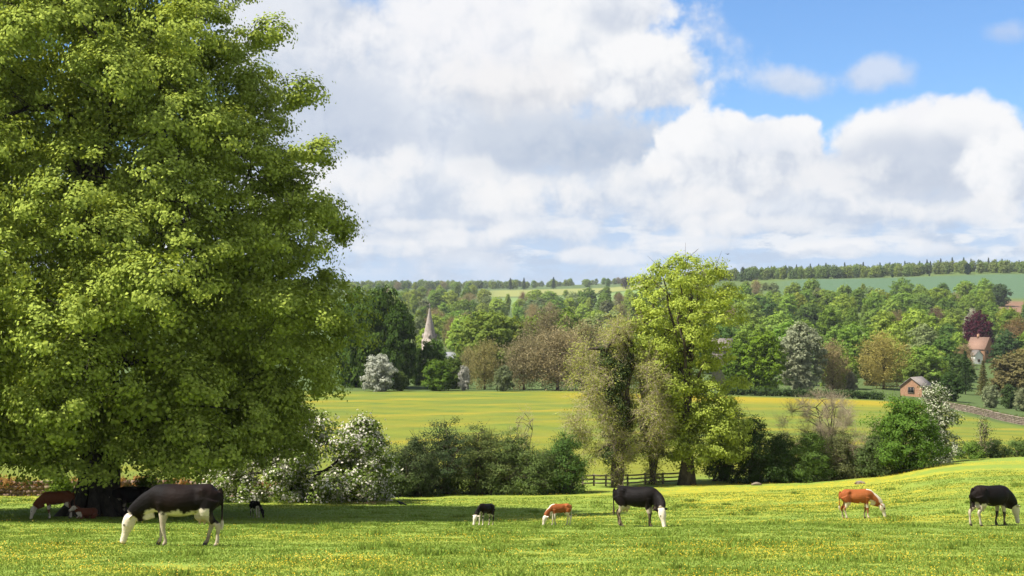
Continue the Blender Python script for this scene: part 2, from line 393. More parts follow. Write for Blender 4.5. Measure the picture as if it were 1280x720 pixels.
def sm(v, a, b):
    t = np.clip((v - a) / (b - a), 0, 1); return t * t * (3 - 2 * t)
def flowers(X, Y):
    """how thick the buttercups stand, 0..1"""
    px = 640 + F * X / np.maximum(Y, 5)
    f = fbm(X / 5.5, Y / 3.5, 4, 40); g = fbm((X + .55 * Y) / 11, (Y - .1 * X) / 2.3, 3, 51)
    big = fbm(X / 26, Y / 14, 2, 77); q = Y - .28 * (X - 8); bandn = fbm(X / 16, q / 3.0, 3, 52)
    v = np.clip((f - .46) * 4, 0, 1) * np.clip((big - .28) * 3, .15, 1) * .8
    right = np.clip((px - 760) / 220, 0, 1) * np.clip((Y - 44) / 16, 0, 1)
    v = v * (1 - right * .5) + right * np.clip((g - .42) * 5, 0, 1) * np.clip(1.25 - np.clip((px - 1120) / 160, 0, .75), 0, 1)
    v = v + .35 * np.clip((Y - 70) / 14, 0, 1) * np.clip((px - 480) / 60, 0, 1) * np.clip((g - .3) * 4, 0, 1)
    strong = sm(px, 800, 880) * sm(px, 1160, 1080) * sm(Y, 58, 66) * sm(bandn, .40, .56)
    v = np.maximum(v, strong)
    nearL = np.clip((44 - Y) / 10, 0, 1)
    v = np.maximum(v, nearL * np.clip((fbm(X / 3.2, Y / 2.6, 4, 90) - .45) * 3.5, 0, .8) * np.clip(1.15 - (px - 300) / 1400, .35, 1))
    clear = np.clip((Y - 46) / 6, 0, 1) * np.clip((72 - Y) / 6, 0, 1) * np.clip((700 - px) / 150, 0, 1)
    return np.clip(v * (1 - .85 * clear), 0, 1)

yr = np.concatenate([np.linspace(-60, 12, 30), np.linspace(12.5, 18, 12), np.arange(18.3, 110, .33), np.exp(np.linspace(math.log(110.5), math.log(5400), 260))])
ur = np.linspace(-.62, .62, 380)
Yg, Ug = np.meshgrid(yr, ur, indexing='ij'); Xg = Ug * (np.sqrt(Yg * Yg * (Yg > 0) + 400) + 6)
Zg = ground(Xg, Yg)
pxg = 640 + F * Xg / np.maximum(Yg, 5)
col = np.zeros(Xg.shape + (3,)); col[:] = (.165, .222, .036)               # pasture turf
def zone(mask, c):
    global col
    col = col * (1 - mask[..., None]) + np.array(c) * mask[..., None]
wob = 14 * (fbm(Xg / 40, Yg / 40, 3, 61) - .5)
mead = sm(Yg, 98, 104)
mcol = np.clip((fbm(Xg / 60, Yg / 16, 4, 15) - .38) * 3, 0, 1)
for a_, c_ in ((mead, (.135, .160, .022)),): zone(a_, c_)
zone(mead * mcol * .6, (.175, .165, .018))
# mower and tractor lines across the far meadow
lines = np.exp(-((((Yg * .9 + Xg * .55 + 6 * np.sin(Xg / 40)) / 11.0) % 1) - .5) ** 2 / .012)
zone(mead * sm(Yg, 120, 150) * np.clip(lines * 1.7 * fbm(Xg / 12, Yg / 12, 2, 4), 0, .95), (.082, .125, .022))
l2 = np.exp(-(((((Yg * .75 - Xg * .5 + 9 * np.sin(Xg / 55)) / 17.0) % 1) - .5) ** 2) / .01)
zone(mead * sm(Yg, 110, 140) * np.clip(l2 * 1.4 * fbm(Xg / 15, Yg / 15, 2, 14), 0, .9), (.25, .20, .022))
zone(mead * .6 * np.clip((fbm(Xg / 8, Yg / 5, 3, 19) - .5) * 5, 0, 1), (.105, .14, .026))
zone(sm(Yg, 218, 246) * sm(Yg, 262, 256) * sm(pxg, 640, 760) * .85 + 0 * Yg, (.27, .205, .015))
edge = 262 - 75 * sm(pxg, 1090, 1290)
wood = sm(Yg, edge, edge + 6)
zone(wood, (.07, .10, .03))
zone(sm(Yg, 640, 700) * sm(pxg, 900, 960), (.085, .12, .03))
zone(sm(Yg, 1030, 1060) * sm(Yg, 1400, 1340) * sm(pxg, 940, 1010), (.068, .115, .060))    # young blue-green crop
zone(sm(Yg, 880, 900) * sm(Yg, 1030, 1000) * sm(pxg, 1235, 1262), (.17, .10, .062))      # ploughed red soil
zone(sm(Yg, 1270, 1300) * sm(Yg, 1600, 1570) * sm(pxg, 600, 640) * sm(pxg, 830, 800), (.14, .20, .065))
zone(sm(Yg, 1610, 1650) * sm(Yg, 2080, 2030) * sm(pxg, 590, 630) * sm(pxg, 850, 800), (.19, .20, .06))
zone(sm(Yg, 560, 590) * sm(Yg, 720, 690) * sm(pxg, 905, 925) * sm(pxg, 1000, 975), (.12, .19, .04))
# bare red earth on the bank by the hawthorn
eb = sm(Yg, 74, 77) * sm(Yg, 86, 83) * sm(pxg, 395, 425) * sm(pxg, 500, 460) * sm(fbm(Xg / 1.6, Yg / 1.6, 3, 33), .38, .55)
zone(eb, (.22, .13, .085))
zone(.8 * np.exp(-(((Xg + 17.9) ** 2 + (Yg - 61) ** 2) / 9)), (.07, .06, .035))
fl = flowers(Xg, Yg) * sm(Yg, 98, 90) * (1 - eb)
nr, nc = Xg.shape
i, j = np.meshgrid(np.arange(nr - 1), np.arange(nc - 1), indexing='ij'); i = i.ravel(); j = j.ravel()
Qg = np.stack([i * nc + j, i * nc + j + 1, (i + 1) * nc + j + 1, (i + 1) * nc + j], 1)
m = new_mat('turf'); b = NB(m)
at = b.n('ShaderNodeAttribute', attribute_name='land_use'); af = b.n('ShaderNodeAttribute', attribute_name='buttercups')
P = b.pos()
n1 = b.noise(.16, 4, .6, P); n2 = b.noise(1.6, 5, .65, P); n3 = b.noise(9, 4, .7, P)
v = b.math('MULTIPLY', b.math('MULTIPLY_ADD', n1, .35, .83), b.math('MULTIPLY_ADD', n2, .5, .75))
v = b.math('MULTIPLY', v, b.math('MULTIPLY_ADD', n3, .3, .85))
c = b.hsv(at.outputs['Color'], b.math('MULTIPLY_ADD', n2, .03, .485), 1.0, v)
fm = b.math('MULTIPLY', af.outputs['Fac'], b.ramp(b.math('ADD', b.math('MULTIPLY', n2, .5), b.math('MULTIPLY', n3, .5)), .38, .62))
c = b.mix(b.math('MULTIPLY', fm, .7), c, (.42, .32, .018))
p = b.principled(c, .95, .08, n3, .05)
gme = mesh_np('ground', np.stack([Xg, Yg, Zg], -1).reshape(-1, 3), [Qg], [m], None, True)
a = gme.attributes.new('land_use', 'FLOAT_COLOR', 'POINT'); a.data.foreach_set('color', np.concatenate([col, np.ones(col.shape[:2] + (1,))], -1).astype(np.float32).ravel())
a = gme.attributes.new('buttercups', 'FLOAT', 'POINT'); a.data.foreach_set('value', fl.astype(np.float32).ravel())
tag(link('ground', gme), 'green pasture dropping to a hedge line, then meadow and wooded valley slopes', 'ground', None, 'structure')

# grass blades and buttercup flowers of the near pasture (uncountable)
m = new_mat('grass_blade'); b = NB(m); g_ = b.n('ShaderNodeNewGeometry')
cc = b.hsv((.172, .232, .038), b.math('MULTIPLY_ADD', g_.outputs['Random Per Island'], .03, .485), 1.0, b.math('MULTIPLY_ADD', g_.outputs['Random Per Island'], .4, .84))
d1 = b.n('ShaderNodeBsdfDiffuse'); b.L.new(cc, d1.inputs[0]); t1 = b.n('ShaderNodeBsdfTranslucent'); b.L.new(cc, t1.inputs[0])
mx = b.n('ShaderNodeMixShader'); mx.inputs[0].default_value = .4; b.L.new(d1.outputs[0], mx.inputs[1]); b.L.new(t1.outputs[0], mx.inputs[2]); b.out(mx.outputs[0])
def scatter(n, y0, y1, pw, umax=.42):
    q = rng.random(n); Y = (y0 ** pw + q * (y1 ** pw - y0 ** pw)) ** (1 / pw)
    X = rng.uniform(-umax, umax, n) * Y; return X, Y
X, Y = scatter(330000, 19.5, 84, .55)
tuft = fbm(X / .7, Y / .7, 2, 5)
k = tuft > .22; X, Y, tuft = X[k], Y[k], tuft[k]; n = len(X); Z = ground(X, Y)
h = (.03 + .06 * np.clip(tuft - .34, 0, .5)) * rng.uniform(.6, 1.3, n); wd = .006 + .0005 * Y
th = rng.uniform(0, 6.28, n); lean = rng.normal(0, .5, (n, 2)) * h[:, None]
# coarser tussocks the cattle leave standing
tx, ty = scatter(150, 22, 80, .9); kk = np.repeat(np.arange(150), 70); tr_ = rng.uniform(.10, .28, 150)[kk]
X2 = tx[kk] + rng.normal(0, 1, len(kk)) * tr_; Y2 = ty[kk] + rng.normal(0, 1, len(kk)) * tr_
X = np.concatenate([X, X2]); Y = np.concatenate([Y, Y2]); Z = ground(X, Y); n = len(X)
h = np.concatenate([h, rng.uniform(.08, .19, len(kk))]); wd = .006 + .0005 * Y; th = rng.uniform(0, 6.28, n); lean = rng.normal(0, .5, (n, 2)) * h[:, None]
o_ = np.stack([np.cos(th) * wd, np.sin(th) * wd, 0 * th], 1); B0 = np.stack([X, Y, Z - .01], 1)
V = np.stack([B0 - o_, B0 + o_, B0 + np.stack([lean[:, 0], lean[:, 1], h], 1)], 1).reshape(-1, 3)
tag(link('grass', mesh_np('grass', V, [np.arange(3 * n).reshape(n, 3)], [m])), 'short green grass blades of the grazed pasture', 'grass', None, 'stuff')
m = new_mat('buttercup_petal'); b = NB(m); g_ = b.n('ShaderNodeNewGeometry')
b.principled(b.hsv((.62, .40, .008), .5, 1, b.math('MULTIPLY_ADD', g_.outputs['Random Per Island'], .4, .75)), .5, .3)
X, Y = scatter(420000, 19.5, 98, .35)
k = rng.random(len(X)) < np.clip(flowers(X, Y) ** 1.6 * .30 + .004, 0, 1) * np.clip(1.2 - Y / 160, 0, 1); X, Y = X[k], Y[k]; n = len(X)
G = Geo(); G.leaves(np.stack([X, Y, ground(X, Y) + rng.uniform(.05, .13, n)], 1), np.stack([rng.normal(0, .5, n), rng.normal(-.25, .5, n), np.ones(n)], 1), .012 + .00024 * Y, .012 + .00024 * Y)
tag(link('buttercup_flowers', G.mesh('buttercup_flowers', [m])), 'yellow buttercup flowers sprinkled through the pasture in drifts', 'flowers', None, 'stuff')
# ------------------------------------------------------------------ trees
def unit(n):
    v = rng.normal(size=(n, 3)); return v / np.linalg.norm(v, axis=1, keepdims=True)
def add_crown(G, C, A, B, subs=20, per=60, sub_r=.45, L=.14, Wd=.11, up=.3, upper=.25, m=0, droop=0.0, coh=.75, rnd=.42, tilt=0.0, zmin=None):
    """leaf sprays over boughs: C bough centres, A / B their half width and half height"""
    n = len(C); C = np.repeat(C, subs, 0); A = np.repeat(A, subs); B = np.repeat(B, subs)
    dv = unit(n * subs); dv[:, 2] = np.where(rng.random(n * subs) < upper, np.abs(dv[:, 2]), dv[:, 2])
    r = rng.uniform(.55, 1.08, n * subs)
    Sx = C + dv * np.stack([A, A, B], 1) * r[:, None]
    Sx[:, 2] -= droop * np.hypot(dv[:, 0], dv[:, 1]) ** 2 * A
    if tilt:
        hr = np.hypot(C[:, 0], C[:, 1]) + .1; Sx[:, 2] -= tilt * ((Sx[:, 0] - C[:, 0]) * C[:, 0] + (Sx[:, 1] - C[:, 1]) * C[:, 1]) / hr
    if zmin: Sx[:, 2] = np.where(Sx[:, 2] < zmin, zmin + .5 * rng.random(len(Sx)), Sx[:, 2])
    sr = sub_r * rng.uniform(.6, 1.4, n * subs)
    N0 = np.repeat(dv, per, 0); P = np.repeat(Sx, per, 0); s_ = np.repeat(sr, per)[:, None]
    g = rng.normal(size=P.shape); g[:, 2] *= .62
    P = P + g * s_ * .62
    N = N0 * coh + g * .35 + np.array([0, 0, up]) + rng.normal(size=P.shape) * rnd
    G.leaves(P, N, L, Wd, m)
    return Sx
def boughs(n, prof, H, a, flat=.6, inner=.0, jit=.12, ecc=1.0):
    """bough centres over a crown outline prof(t)->radius, t 0..1 up the height H"""
    ts = np.linspace(0, 1, 60); w = np.array([prof(t) for t in ts]) + .15; cdf = np.cumsum(w); cdf /= cdf[-1]
    t = np.interp((np.arange(n) + rng.uniform(0, 1, n)) / n, cdf, ts)
    th = np.arange(n) * 2.39996 + rng.normal(0, .25, n)
    ab = a * np.exp(rng.normal(0, .28, n)) if n > 100 else a * rng.uniform(.7, 1.3, n)
    Rr = np.array([prof(x) for x in t])
    k = rng.uniform(1 - jit, 1 + jit, n); ins = rng.random(n) < inner; k = np.where(ins, rng.uniform(.15, .7, n), k)
    rad = np.maximum(Rr * k - ab * .75, 0)
    return np.stack([rad * np.cos(th), rad * np.sin(th) * ecc, t * H], 1), ab, ab * flat
def trunk_geo(G, H, r, lean=(0, 0), top=.75, limbs=0, spread=.3, low=.25, C=None, flare=1.6, m=0):
    z = np.linspace(0, H * top, 9); k = z / (H * top)
    pts = np.stack([lean[0] * k + .06 * r * np.sin(k * 9), lean[1] * k + .06 * r * np.cos(k * 7), z], 1)
    rr = r * (1 - .85 * k); rr[0] *= flare; rr[1] *= 1 + (flare - 1) * .25
    pts[0, 2] = -.4
    G.tube(pts, rr, 10, m, .05)
    for q in range(limbs):
        k0 = low + (.9 - low) * (q + rng.uniform(0, .8)) / limbs
        p0 = np.array([np.interp(k0, k, pts[:, c]) for c in range(3)]); r0 = np.interp(k0, k, rr) * .5
        if C is not None:
            cand = C[C[:, 2] > p0[2] + .02 * H]; cand = cand if len(cand) else C
            e = cand[rng.integers(len(cand))]
        else:
            th = q * 2.4; e = p0 + np.array([math.cos(th), math.sin(th), .8]) * H * spread
        tt = np.linspace(0, 1, 7)[:, None]; mid_ = (p0 + e) / 2 + np.array([0, 0, .08 * H])
        cv = (1 - tt) ** 2 * p0 + 2 * tt * (1 - tt) * mid_ + tt ** 2 * e
        cv[1:-1] += rng.normal(0, .008 * H, (5, 3))
        G.tube(cv, np.linspace(r0, .02 + r0 * .12, 7), 6, m)
def make_tree(name, loc, label, cat, crown, trunk, group=None, rz=0.0):
    """crown, trunk: (mesh) -> Empty with the two parts"""
    o = empty(name, loc, rz); tag(o, label, cat, group)
    link('crown', crown, o)
    if trunk is not None: link('trunk', trunk, o)
    return o

# the great lime tree
rng = np.random.default_rng(12)
TB = base(120, 61)
def lime_prof(t):
    h = t * 26.5
    return float(np.interp(h, [0, 1.6, 3.6, 6, 8, 10.3, 12, 14.5, 15.7, 18, 19.3, 21.2, 22.6, 24.6, 26, 26.5],
                           [5.0, 7.0, 8.6, 10.1, 10.8, 10.5, 9.9, 9.0, 8.5, 8.0, 7.3, 6.5, 5.3, 3.6, 1.7, .6]))
G = Geo(); Gt = Geo()
C, A, B = boughs(212, lime_prof, 26.5, 1.95, .62, .0, .14)
C[:, 2] = np.maximum(C[:, 2], 3.0 + .35 * rng.random(len(C)))
# long boughs reaching out on the right of the outline
ex = np.array([[9.6, -1.5, 15.6], [8.9, -1, 18.1], [7.7, -1.5, 20.6], [9.4, -2, 13.2], [6.2, -1, 22.6]])
add_crown(G, C, A, B, 25, 98, .40, .15, .125, .25, .55, 0, .1, tilt=.5, zmin=2.25)
add_crown(G, ex, np.array([1.3, 1.2, 1.1, 1.2, 1.0]), np.array([.55, .6, .6, .5, .6]), 26, 60, .34, .14, .115, .35, .3, 0, .25)
Ci, Ai, Bi = boughs(90, lambda t: lime_prof(t) * .72, 25, 2.0, .7, .3)
Ci[:, 2] = np.maximum(Ci[:, 2], 4.0)
add_crown(G, Ci, Ai, Bi, 18, 74, .8, .2, .17, .3)
z = np.array([-.5, .0, .5, 1.2, 2.5, 5, 9, 14, 19, 23.5]); rr = np.array([1.55, 1.35, 1.02, .86, .78, .72, .58, .42, .24, .06])
Gt.tube(np.stack([.25 * np.sin(z / 4), .2 * np.cos(z / 5), z], 1), rr, 18, 0, .07)
for q in range(9):                                                      # buttress roots
    th = q * .698 + rng.normal(0, .1); e = np.array([math.cos(th), math.sin(th), 0])
    Gt.tube([e * .55 + [0, 0, 1.3], e * .95 + [0, 0, .5], e * 1.45 + [0, 0, .05], e * 1.9 + [0, 0, -.3]], [.22, .27, .2, .08], 7, 0, .05)
limb_pts = []
for q in range(34):
    k0 = rng.uniform(2.8, 19); i0 = rng.integers(len(C)); cand = np.where((C[:, 2] > k0 - 1.5) & (C[:, 2] < k0 + 8))[0]
    e = C[rng.choice(cand)]; p0 = np.array([.25 * math.sin(k0 / 4), .2 * math.cos(k0 / 5), k0])
    md = (p0 + e) / 2 + np.array([0, 0, 1.6]); tt = np.linspace(0, 1, 9)[:, None]
    cv = (1 - tt) ** 2 * p0 + 2 * tt * (1 - tt) * md + tt ** 2 * e; cv[1:-1] += rng.normal(0, .12, (7, 3))
    r0 = .26 - .008 * k0
    Gt.tube(cv, np.linspace(r0, .03, 9), 7)
    limb_pts.append(cv)
    for w_ in range(4):
        a0 = cv[rng.integers(3, 8)]; e2 = C[rng.choice(np.argsort(np.linalg.norm(C - a0, axis=1))[1:7])]
        Gt.tube([a0, (a0 + e2) / 2 + [0, 0, .3], e2], [.07, .045, .02], 5)
nd = 900                                                                # fine hanging twigs
ib = rng.integers(len(C), size=nd); A0 = C[ib] + rng.normal(0, .5, (nd, 3)); E0 = A0 + np.stack([rng.normal(0, .7, nd), rng.normal(0, .7, nd), rng.normal(-.5, .7, nd)], 1)
Gt.twigs(A0, E0, .018)
lime = make_tree('lime_tree', TB, 'huge spreading lime tree with fresh green leaves, its crown filling the whole left side', 'tree',
                 G.mesh('lime_crown', [L_LIME]), Gt.mesh('lime_trunk', [BARKD], True))
# sprouts round its foot
rng = np.random.default_rng(4)
def bush(name, X, Y, H, rad, colr, label, cat, group=None, leaf=.11, mat=None, n=26, flat=.75, per=60, subs=14, twig=60, prof=None, sub_r=.3, zoff=0, ecc=1.0, inner=.25):
    prof = prof or (lambda t: rad * (.72 + .28 * math.sin(min(1, t * 1.3) * math.pi)) * (1 if t < .6 else math.sqrt(max(0, 1 - ((t - .6) / .42) ** 2))))
    G = Geo(); a = min(rad * .42, H * .32)
    C, A, B = boughs(n, prof, H * .9, a, flat, inner, .18, ecc)
    add_crown(G, C, A, B, subs, per, sub_r, leaf, leaf * .8, .35, .3)
    Gt = Geo(); nt_ = max(5, twig // 8)
    for q in range(nt_):
        e = C[rng.integers(len(C))]; s0 = np.array([rng.normal(0, .18 * rad), rng.normal(0, .18 * rad), -.2])
        Gt.tube([s0, (s0 + e) / 2 + [0, 0, .1 * H], e + [0, 0, .1]], [.06 + .006 * H, .04, .012], 5)
    ib = rng.integers(len(C), size=twig); dv = unit(twig); dv[:, 2] = np.abs(dv[:, 2])
    Gt.twigs(C[ib], C[ib] + dv * a * 1.45, .012)
    o = empty(name, (X, Y, gz(X, Y) + zoff)); tag(o, label, cat, group)
    cr = link('foliage', G.mesh(name + '_foliage', [mat or L_TREE]), o); cr.color = (*colr, 1)
    link('stems', Gt.mesh(name + '_stems', [BARK]), o)
    return o
GREEN, YG, DKG, OLV, GREY, BLUEG = (.12, .18, .024), (.21, .25, .022), (.045, .08, .02), (.19, .165, .055), (.23, .25, .15), (.062, .085, .042)
def at(px, d): return colX(px, d), d
X, Y = TB.x + 1.9, TB.y + 1.2
bush('basal_shoots', X, Y, 1.7, 1.0, GREEN, 'leafy green shoots sprouting at the right foot of the huge tree trunk', 'shrub', None, .13, None, 9, per=40)
X, Y = at(78, 76); bush('shrub', X, Y, 1.3, .7, GREEN, 'small green shrub against the dark bank left of the huge tree trunk', 'shrub', None, .12, None, 8, per=40)

# hawthorn in white blossom beside the lime
def haw_prof(t): return float(np.interp(t, [0, .12, .35, .6, .85, 1], [4.4, 5.3, 5.2, 4.3, 2.4, .4]))
def hawthorn(px, d, H, prof, label, n=46, leaf=.16, sub_r=.36, per=46, mat=None, name='hawthorn', col=(.1, .1, .1), a=1.0, group=None, ecc=.8, low=.05):
    G = Geo(); Gt = Geo(); C, A, B = boughs(n, prof, H * .93, a, .62, .2, .15, ecc)
    C[:, 2] += low * H
    add_crown(G, C, A, B, 16, per, sub_r, leaf, leaf * .85, .35, .35, 0, .3)
    trunk_geo(Gt, H, .05 * H ** .8, (.3, 0), .7, 26, C=C, low=.1)
    ib = rng.integers(len(C), size=160); dv = unit(160)
    Gt.twigs(C[ib], C[ib] + dv * a * 1.1, .014)
    o = make_tree(name, base(px, d), label, 'tree', G.mesh(name + '_crown', [mat or L_HAW]), Gt.mesh(name + '_trunk', [BARKD]), group)
    o.children[0].color = (*col, 1)
    return o
hawthorn(366, 78, 5.2, haw_prof, 'broad hawthorn in white blossom drooping over the bank right of the huge tree', 60)
hawthorn(458, 81, 5.0, lambda t: float(np.interp(t, [0, .2, .6, .9, 1], [1.4, 1.75, 1.5, .8, .2])), 'narrow upright white blossomed hawthorn between the drooping hawthorn and the dark hedge', 24, a=.7)

# hedge shrubs across the middle
HG = 'shrubs of the hedge below the far meadow'
for px, d, H, rad, c, lab in (
    (492, 86, 3.3, 1.5, (0.106, 0.144, 0.050), 'olive green hedge shrub next to the blossoming hawthorn, left end of the hedge'),
    (522, 87, 4.1, 1.6, (.078, .105, .042), 'dark rounded blackthorn shrub, second from the left in the hedge'),
    (558, 88, 4.9, 2.1, (.062, .09, .038), 'tallest darkest blue green shrub in the middle hedge with a pointed top'),
    (598, 88, 4.7, 2.0, (0.125, 0.156, 0.050), 'pale olive shrub right of the tallest dark shrub in the hedge'),
    (640, 88, 4.1, 2.0, (0.125, 0.169, 0.053), 'mid green twiggy shrub in the middle of the hedge above the black calf'),
    (674, 87, 3.0, 1.5, (0.112, 0.156, 0.045), 'low bright green shrub above the chestnut calf'),
    (706, 88, 4.2, 1.75, (0.090, 0.156, 0.037), 'fresh green round shrub at the right end of the hedge beside the rail fence')):
    X, Y = at(px, d); bush('hedge_shrub', X, Y, H * .88, rad, c, lab, 'shrub', HG, .10, None, 24, .8, 52, 14, 220)
for px, d, H in ((650, 90, 4.6), (622, 90, 5.0)):
    pass

# bare, twiggy trees
def twig_tree(name, px, d, H, prof, label, n=900, colr=None, leafn=0, trunk=.1, ivy=None, stems=3, tw_l=(.5, 1.4), cat='tree', leaf=.07, tr=.011, hang=0.0, group=None):
    G = Geo(); Gt = Geo(); Gl = Geo()
    C, A, B = boughs(60, prof, H * .95, H * .07, .8, .35, .12)
    for q in range(stems):
        th = q * 2.2 + .4; lean_ = np.array([math.cos(th), math.sin(th) * .6]) * H * .06 * (stems > 1)
        z = np.linspace(-.3, H * .8, 8); k = np.clip(z / (H * .8), 0, 1)[:, None]
        pts = np.concatenate([lean_ * k ** 1.3 * 1.9 + lean_ * .04, z[:, None]], 1); pts[1:] += rng.normal(0, .012 * H, (7, 3)) * [1, 1, 0]
        Gt.tube(pts, np.linspace(trunk * 1.15, trunk * .15, 8), 8, 0, .06)
        for w_ in range(13):
            i0 = rng.integers(2, 8); p0 = pts[i0]; cand = np.argsort(np.linalg.norm(C - p0 - [0, 0, H * .08], axis=1))[:18]; e = C[rng.choice(cand)]
            Gt.tube([p0, (p0 + e) / 2 + [0, 0, .04 * H], e], [trunk * .4, trunk * .22, .02], 5)
    # every bough breaks up into sprays of fine twigs
    ib = rng.integers(len(C), size=n); dv = unit(n); P0 = C[ib] + rng.normal(0, H * .018, (n, 3))
    dirs = dv + C[ib] / np.linalg.norm(C[ib], axis=1, keepdims=True) * .4; dirs[:, 2] -= hang
    ln = rng.uniform(*tw_l, n)[:, None]; P1 = P0 + dirs * ln * .7; G.twigs(P0, P1, tr)
    for w_ in range(4):
        f = rng.uniform(.3, 1, (n, 1)); a0 = P0 * (1 - f) + P1 * f; G.twigs(a0, a0 + (dirs * .5 + unit(n) * .8 - np.array([0, 0, hang])) * ln * .42, tr * .65)
        if leafn:
            s_ = rng.choice(n, leafn // 4); q = a0[s_] + rng.normal(0, .2, (len(s_), 3)); Gl.leaves(q, unit(len(s_)) + [0, 0, .4], leaf, leaf * .7)
    o = empty(name, base(px, d)); tag(o, label, cat, group)
    link('trunk', Gt.mesh(name + '_trunk', [BARK]), o); link('twigs', G.mesh(name + '_twigs', [TWIG]), o)
    if leafn:
        cr = link('foliage', Gl.mesh(name + '_foliage', [L_TREE]), o); cr.color = (*(colr or OLV), 1)
    if ivy:
        Gi = Geo(); k = rng.random(ivy[0]); zc = 1.7 + k * H * ivy[1]; th = rng.uniform(0, 6.28, ivy[0]); rr_ = trunk * 1.2 + ivy[2] * (1 - .4 * k) * rng.uniform(.4, 1, ivy[0])
        Ci = np.stack([rr_ * np.cos(th), rr_ * np.sin(th), zc], 1)
        add_crown(Gi, Ci, np.full(len(Ci), .42), np.full(len(Ci), .45), 6, 30, .26, .13, .11, .2)
        iv = link('ivy', Gi.mesh(name + '_ivy', [L_TREE]), o); iv.color = (.075, .105, .035, 1)
    return o
def wil_prof(t): return float(np.interp(t, [0, .1, .17, .26, .45, .7, .9, 1], [.2, .3, 1.3, 2.6, 3.4, 3.3, 2.4, .7]))
twig_tree('willow', 771, 93, 11.3, wil_prof, 'brown twiggy willow with an ivy clad trunk behind the rail fence', 2300, (.32, .34, .085), 27000, .34, (60, .66, .6), 2, (.6, 1.5), hang=.25, leaf=.11)
twig_tree('willow', 815, 95, 9.5, lambda t: float(np.interp(t, [0, .15, .22, .32, .5, .8, 1], [.2, .3, 1.0, 2.0, 2.5, 2.0, .5])), 'smaller brown budding willow between the ivy clad trunk and the yellow green tree', 1500, (.34, .37, .075), 20000, .2, (22, .5, .35), 2, (.5, 1.3), hang=.25, leaf=.11)
twig_tree('bare_tree', 1033, 96, 5.9, lambda t: float(np.interp(t, [0, .2, .5, .85, 1], [1.2, 2.6, 3.3, 2.2, .6])), 'leafless grey brown tree standing out of the hedge left of the big green bush', 3600, (.24, .2, .1), 1500, .085, None, 5, (.4, 1.0), tr=.0065, leaf=.07)
twig_tree('bare_sapling', 655, 92, 5.6, lambda t: float(np.interp(t, [0, .3, .7, 1], [.4, .8, 1.2, .3])), 'thin leafless sapling sticking up out of the middle hedge', 240, None, 0, .05, None, 2, (.3, .8), tr=.006)

# yellow green tree right of the willow
def yel_prof(t): return float(np.interp(t, [0, .08, .2, .4, .55, .68, .85, .95, 1], [1.0, 1.6, 1.9, 2.3, 3.1, 3.8, 3.6, 2.5, .6]))
G = Geo(); Gt = Geo(); C, A, B = boughs(84, yel_prof, 13.4, 1.05, .6, .25, .16); C[:, 2] += 1.7
add_crown(G, C, A, B, 13, 44, .32, .15, .12, .3, .35, 0, .2)
lowb = np.array([[1.6, -1.5, 2.5], [2.6, -1.2, 2.2], [2.9, -.8, 3.3], [1.7, -1.6, 3.6], [3.3, -.5, 2.6], [.6, -1.6, 2.2], [2.2, -.6, 4.3], [1.0, -1.3, 4.6], [3.4, -.2, 3.9], [2.4, -1.4, 5.4], [3.0, -.6, 6.6], [1.4, -1, 6.2], [-3.2, -.6, 9.2], [-2.6, -.8, 8.2]])
add_crown(G, lowb, np.full(len(lowb), 1.0), np.full(len(lowb), .62), 18, 50, .34, .15, .12, .4, .4, 0, .15)
trunk_geo(Gt, 15, .36, (.3, 0), .9, 24, C=C, low=.2, flare=2.0)
ib = rng.integers(len(C), size=400); Gt.twigs(C[ib], C[ib] + unit(400) * 1.2, .016)
yt = make_tree('maple_tree', base(858, 94), 'tall yellow green tree in fresh leaf rising above the skyline from the fence end', 'tree', G.mesh('maple_crown', [L_TREE]), Gt.mesh('maple_trunk', [BARK]))
yt.children[0].color = (.325, .39, .07, 1)

# dark hedge right of it, green shrubs and the large bush
for px, d, H, rad, c, lab in (
    (905, 97, 5.6, 2.3, (0.056, 0.094, 0.027), 'tall dark shrub directly right of the yellow green tree'),
    (942, 95, 4.5, 2.1, (0.050, 0.085, 0.025), 'dark shrub second along the hedge sloping down from the yellow green tree'),
    (975, 94, 3.0, 1.5, (0.056, 0.094, 0.027), 'low dark shrub at the bottom of the sloping hedge left of the bare tree'),
    (1012, 93, 3.2, 1.4, (0.106, 0.169, 0.037), 'green shrub at the foot of the leafless tree'),
    (1050, 94, 2.8, 1.6, (0.131, 0.144, 0.056), 'brownish olive shrub between the leafless tree and the big bush'),
    (1092, 93, 2.6, 1.2, (0.100, 0.144, 0.044), 'small green shrub at the left foot of the big bush')):
    X, Y = at(px, d); bush('hedge_shrub', X, Y, H, rad, c, lab, 'shrub', HG, .10, None, 24, .8, 52, 14, 140)
X, Y = at(1128, 93); bush('large_bush', X, Y, 5.0, 2.5, (0.106, 0.188, 0.031), 'large round bright green bush on the pasture edge right of the leafless tree', 'bush', None, .12, None, 34, .7, 60, 16, 60, inner=.15)
hawthorn(1166, 97, 5.4, lambda t: float(np.interp(t, [0, .15, .5, .85, 1], [1.6, 1.9, 1.7, 1.0, .2])), 'cream blossomed hawthorn behind the large round bush', 26, .13, .3, 40, leaf_mat('cream_blossom_leaf', (.09, .14, .03), .3, .4, False, ((.5, .5, .36), .4)), a=.75)
twig_tree('sapling', 1228, 101, 3.2, lambda t: float(np.interp(t, [0, .3, .7, 1], [.5, .6, .45, .15])), 'slim dark sapling on the crest above the far right cow', 160, (.07, .10, .03), 1200, .05, None, 2, (.2, .5), leaf=.09)
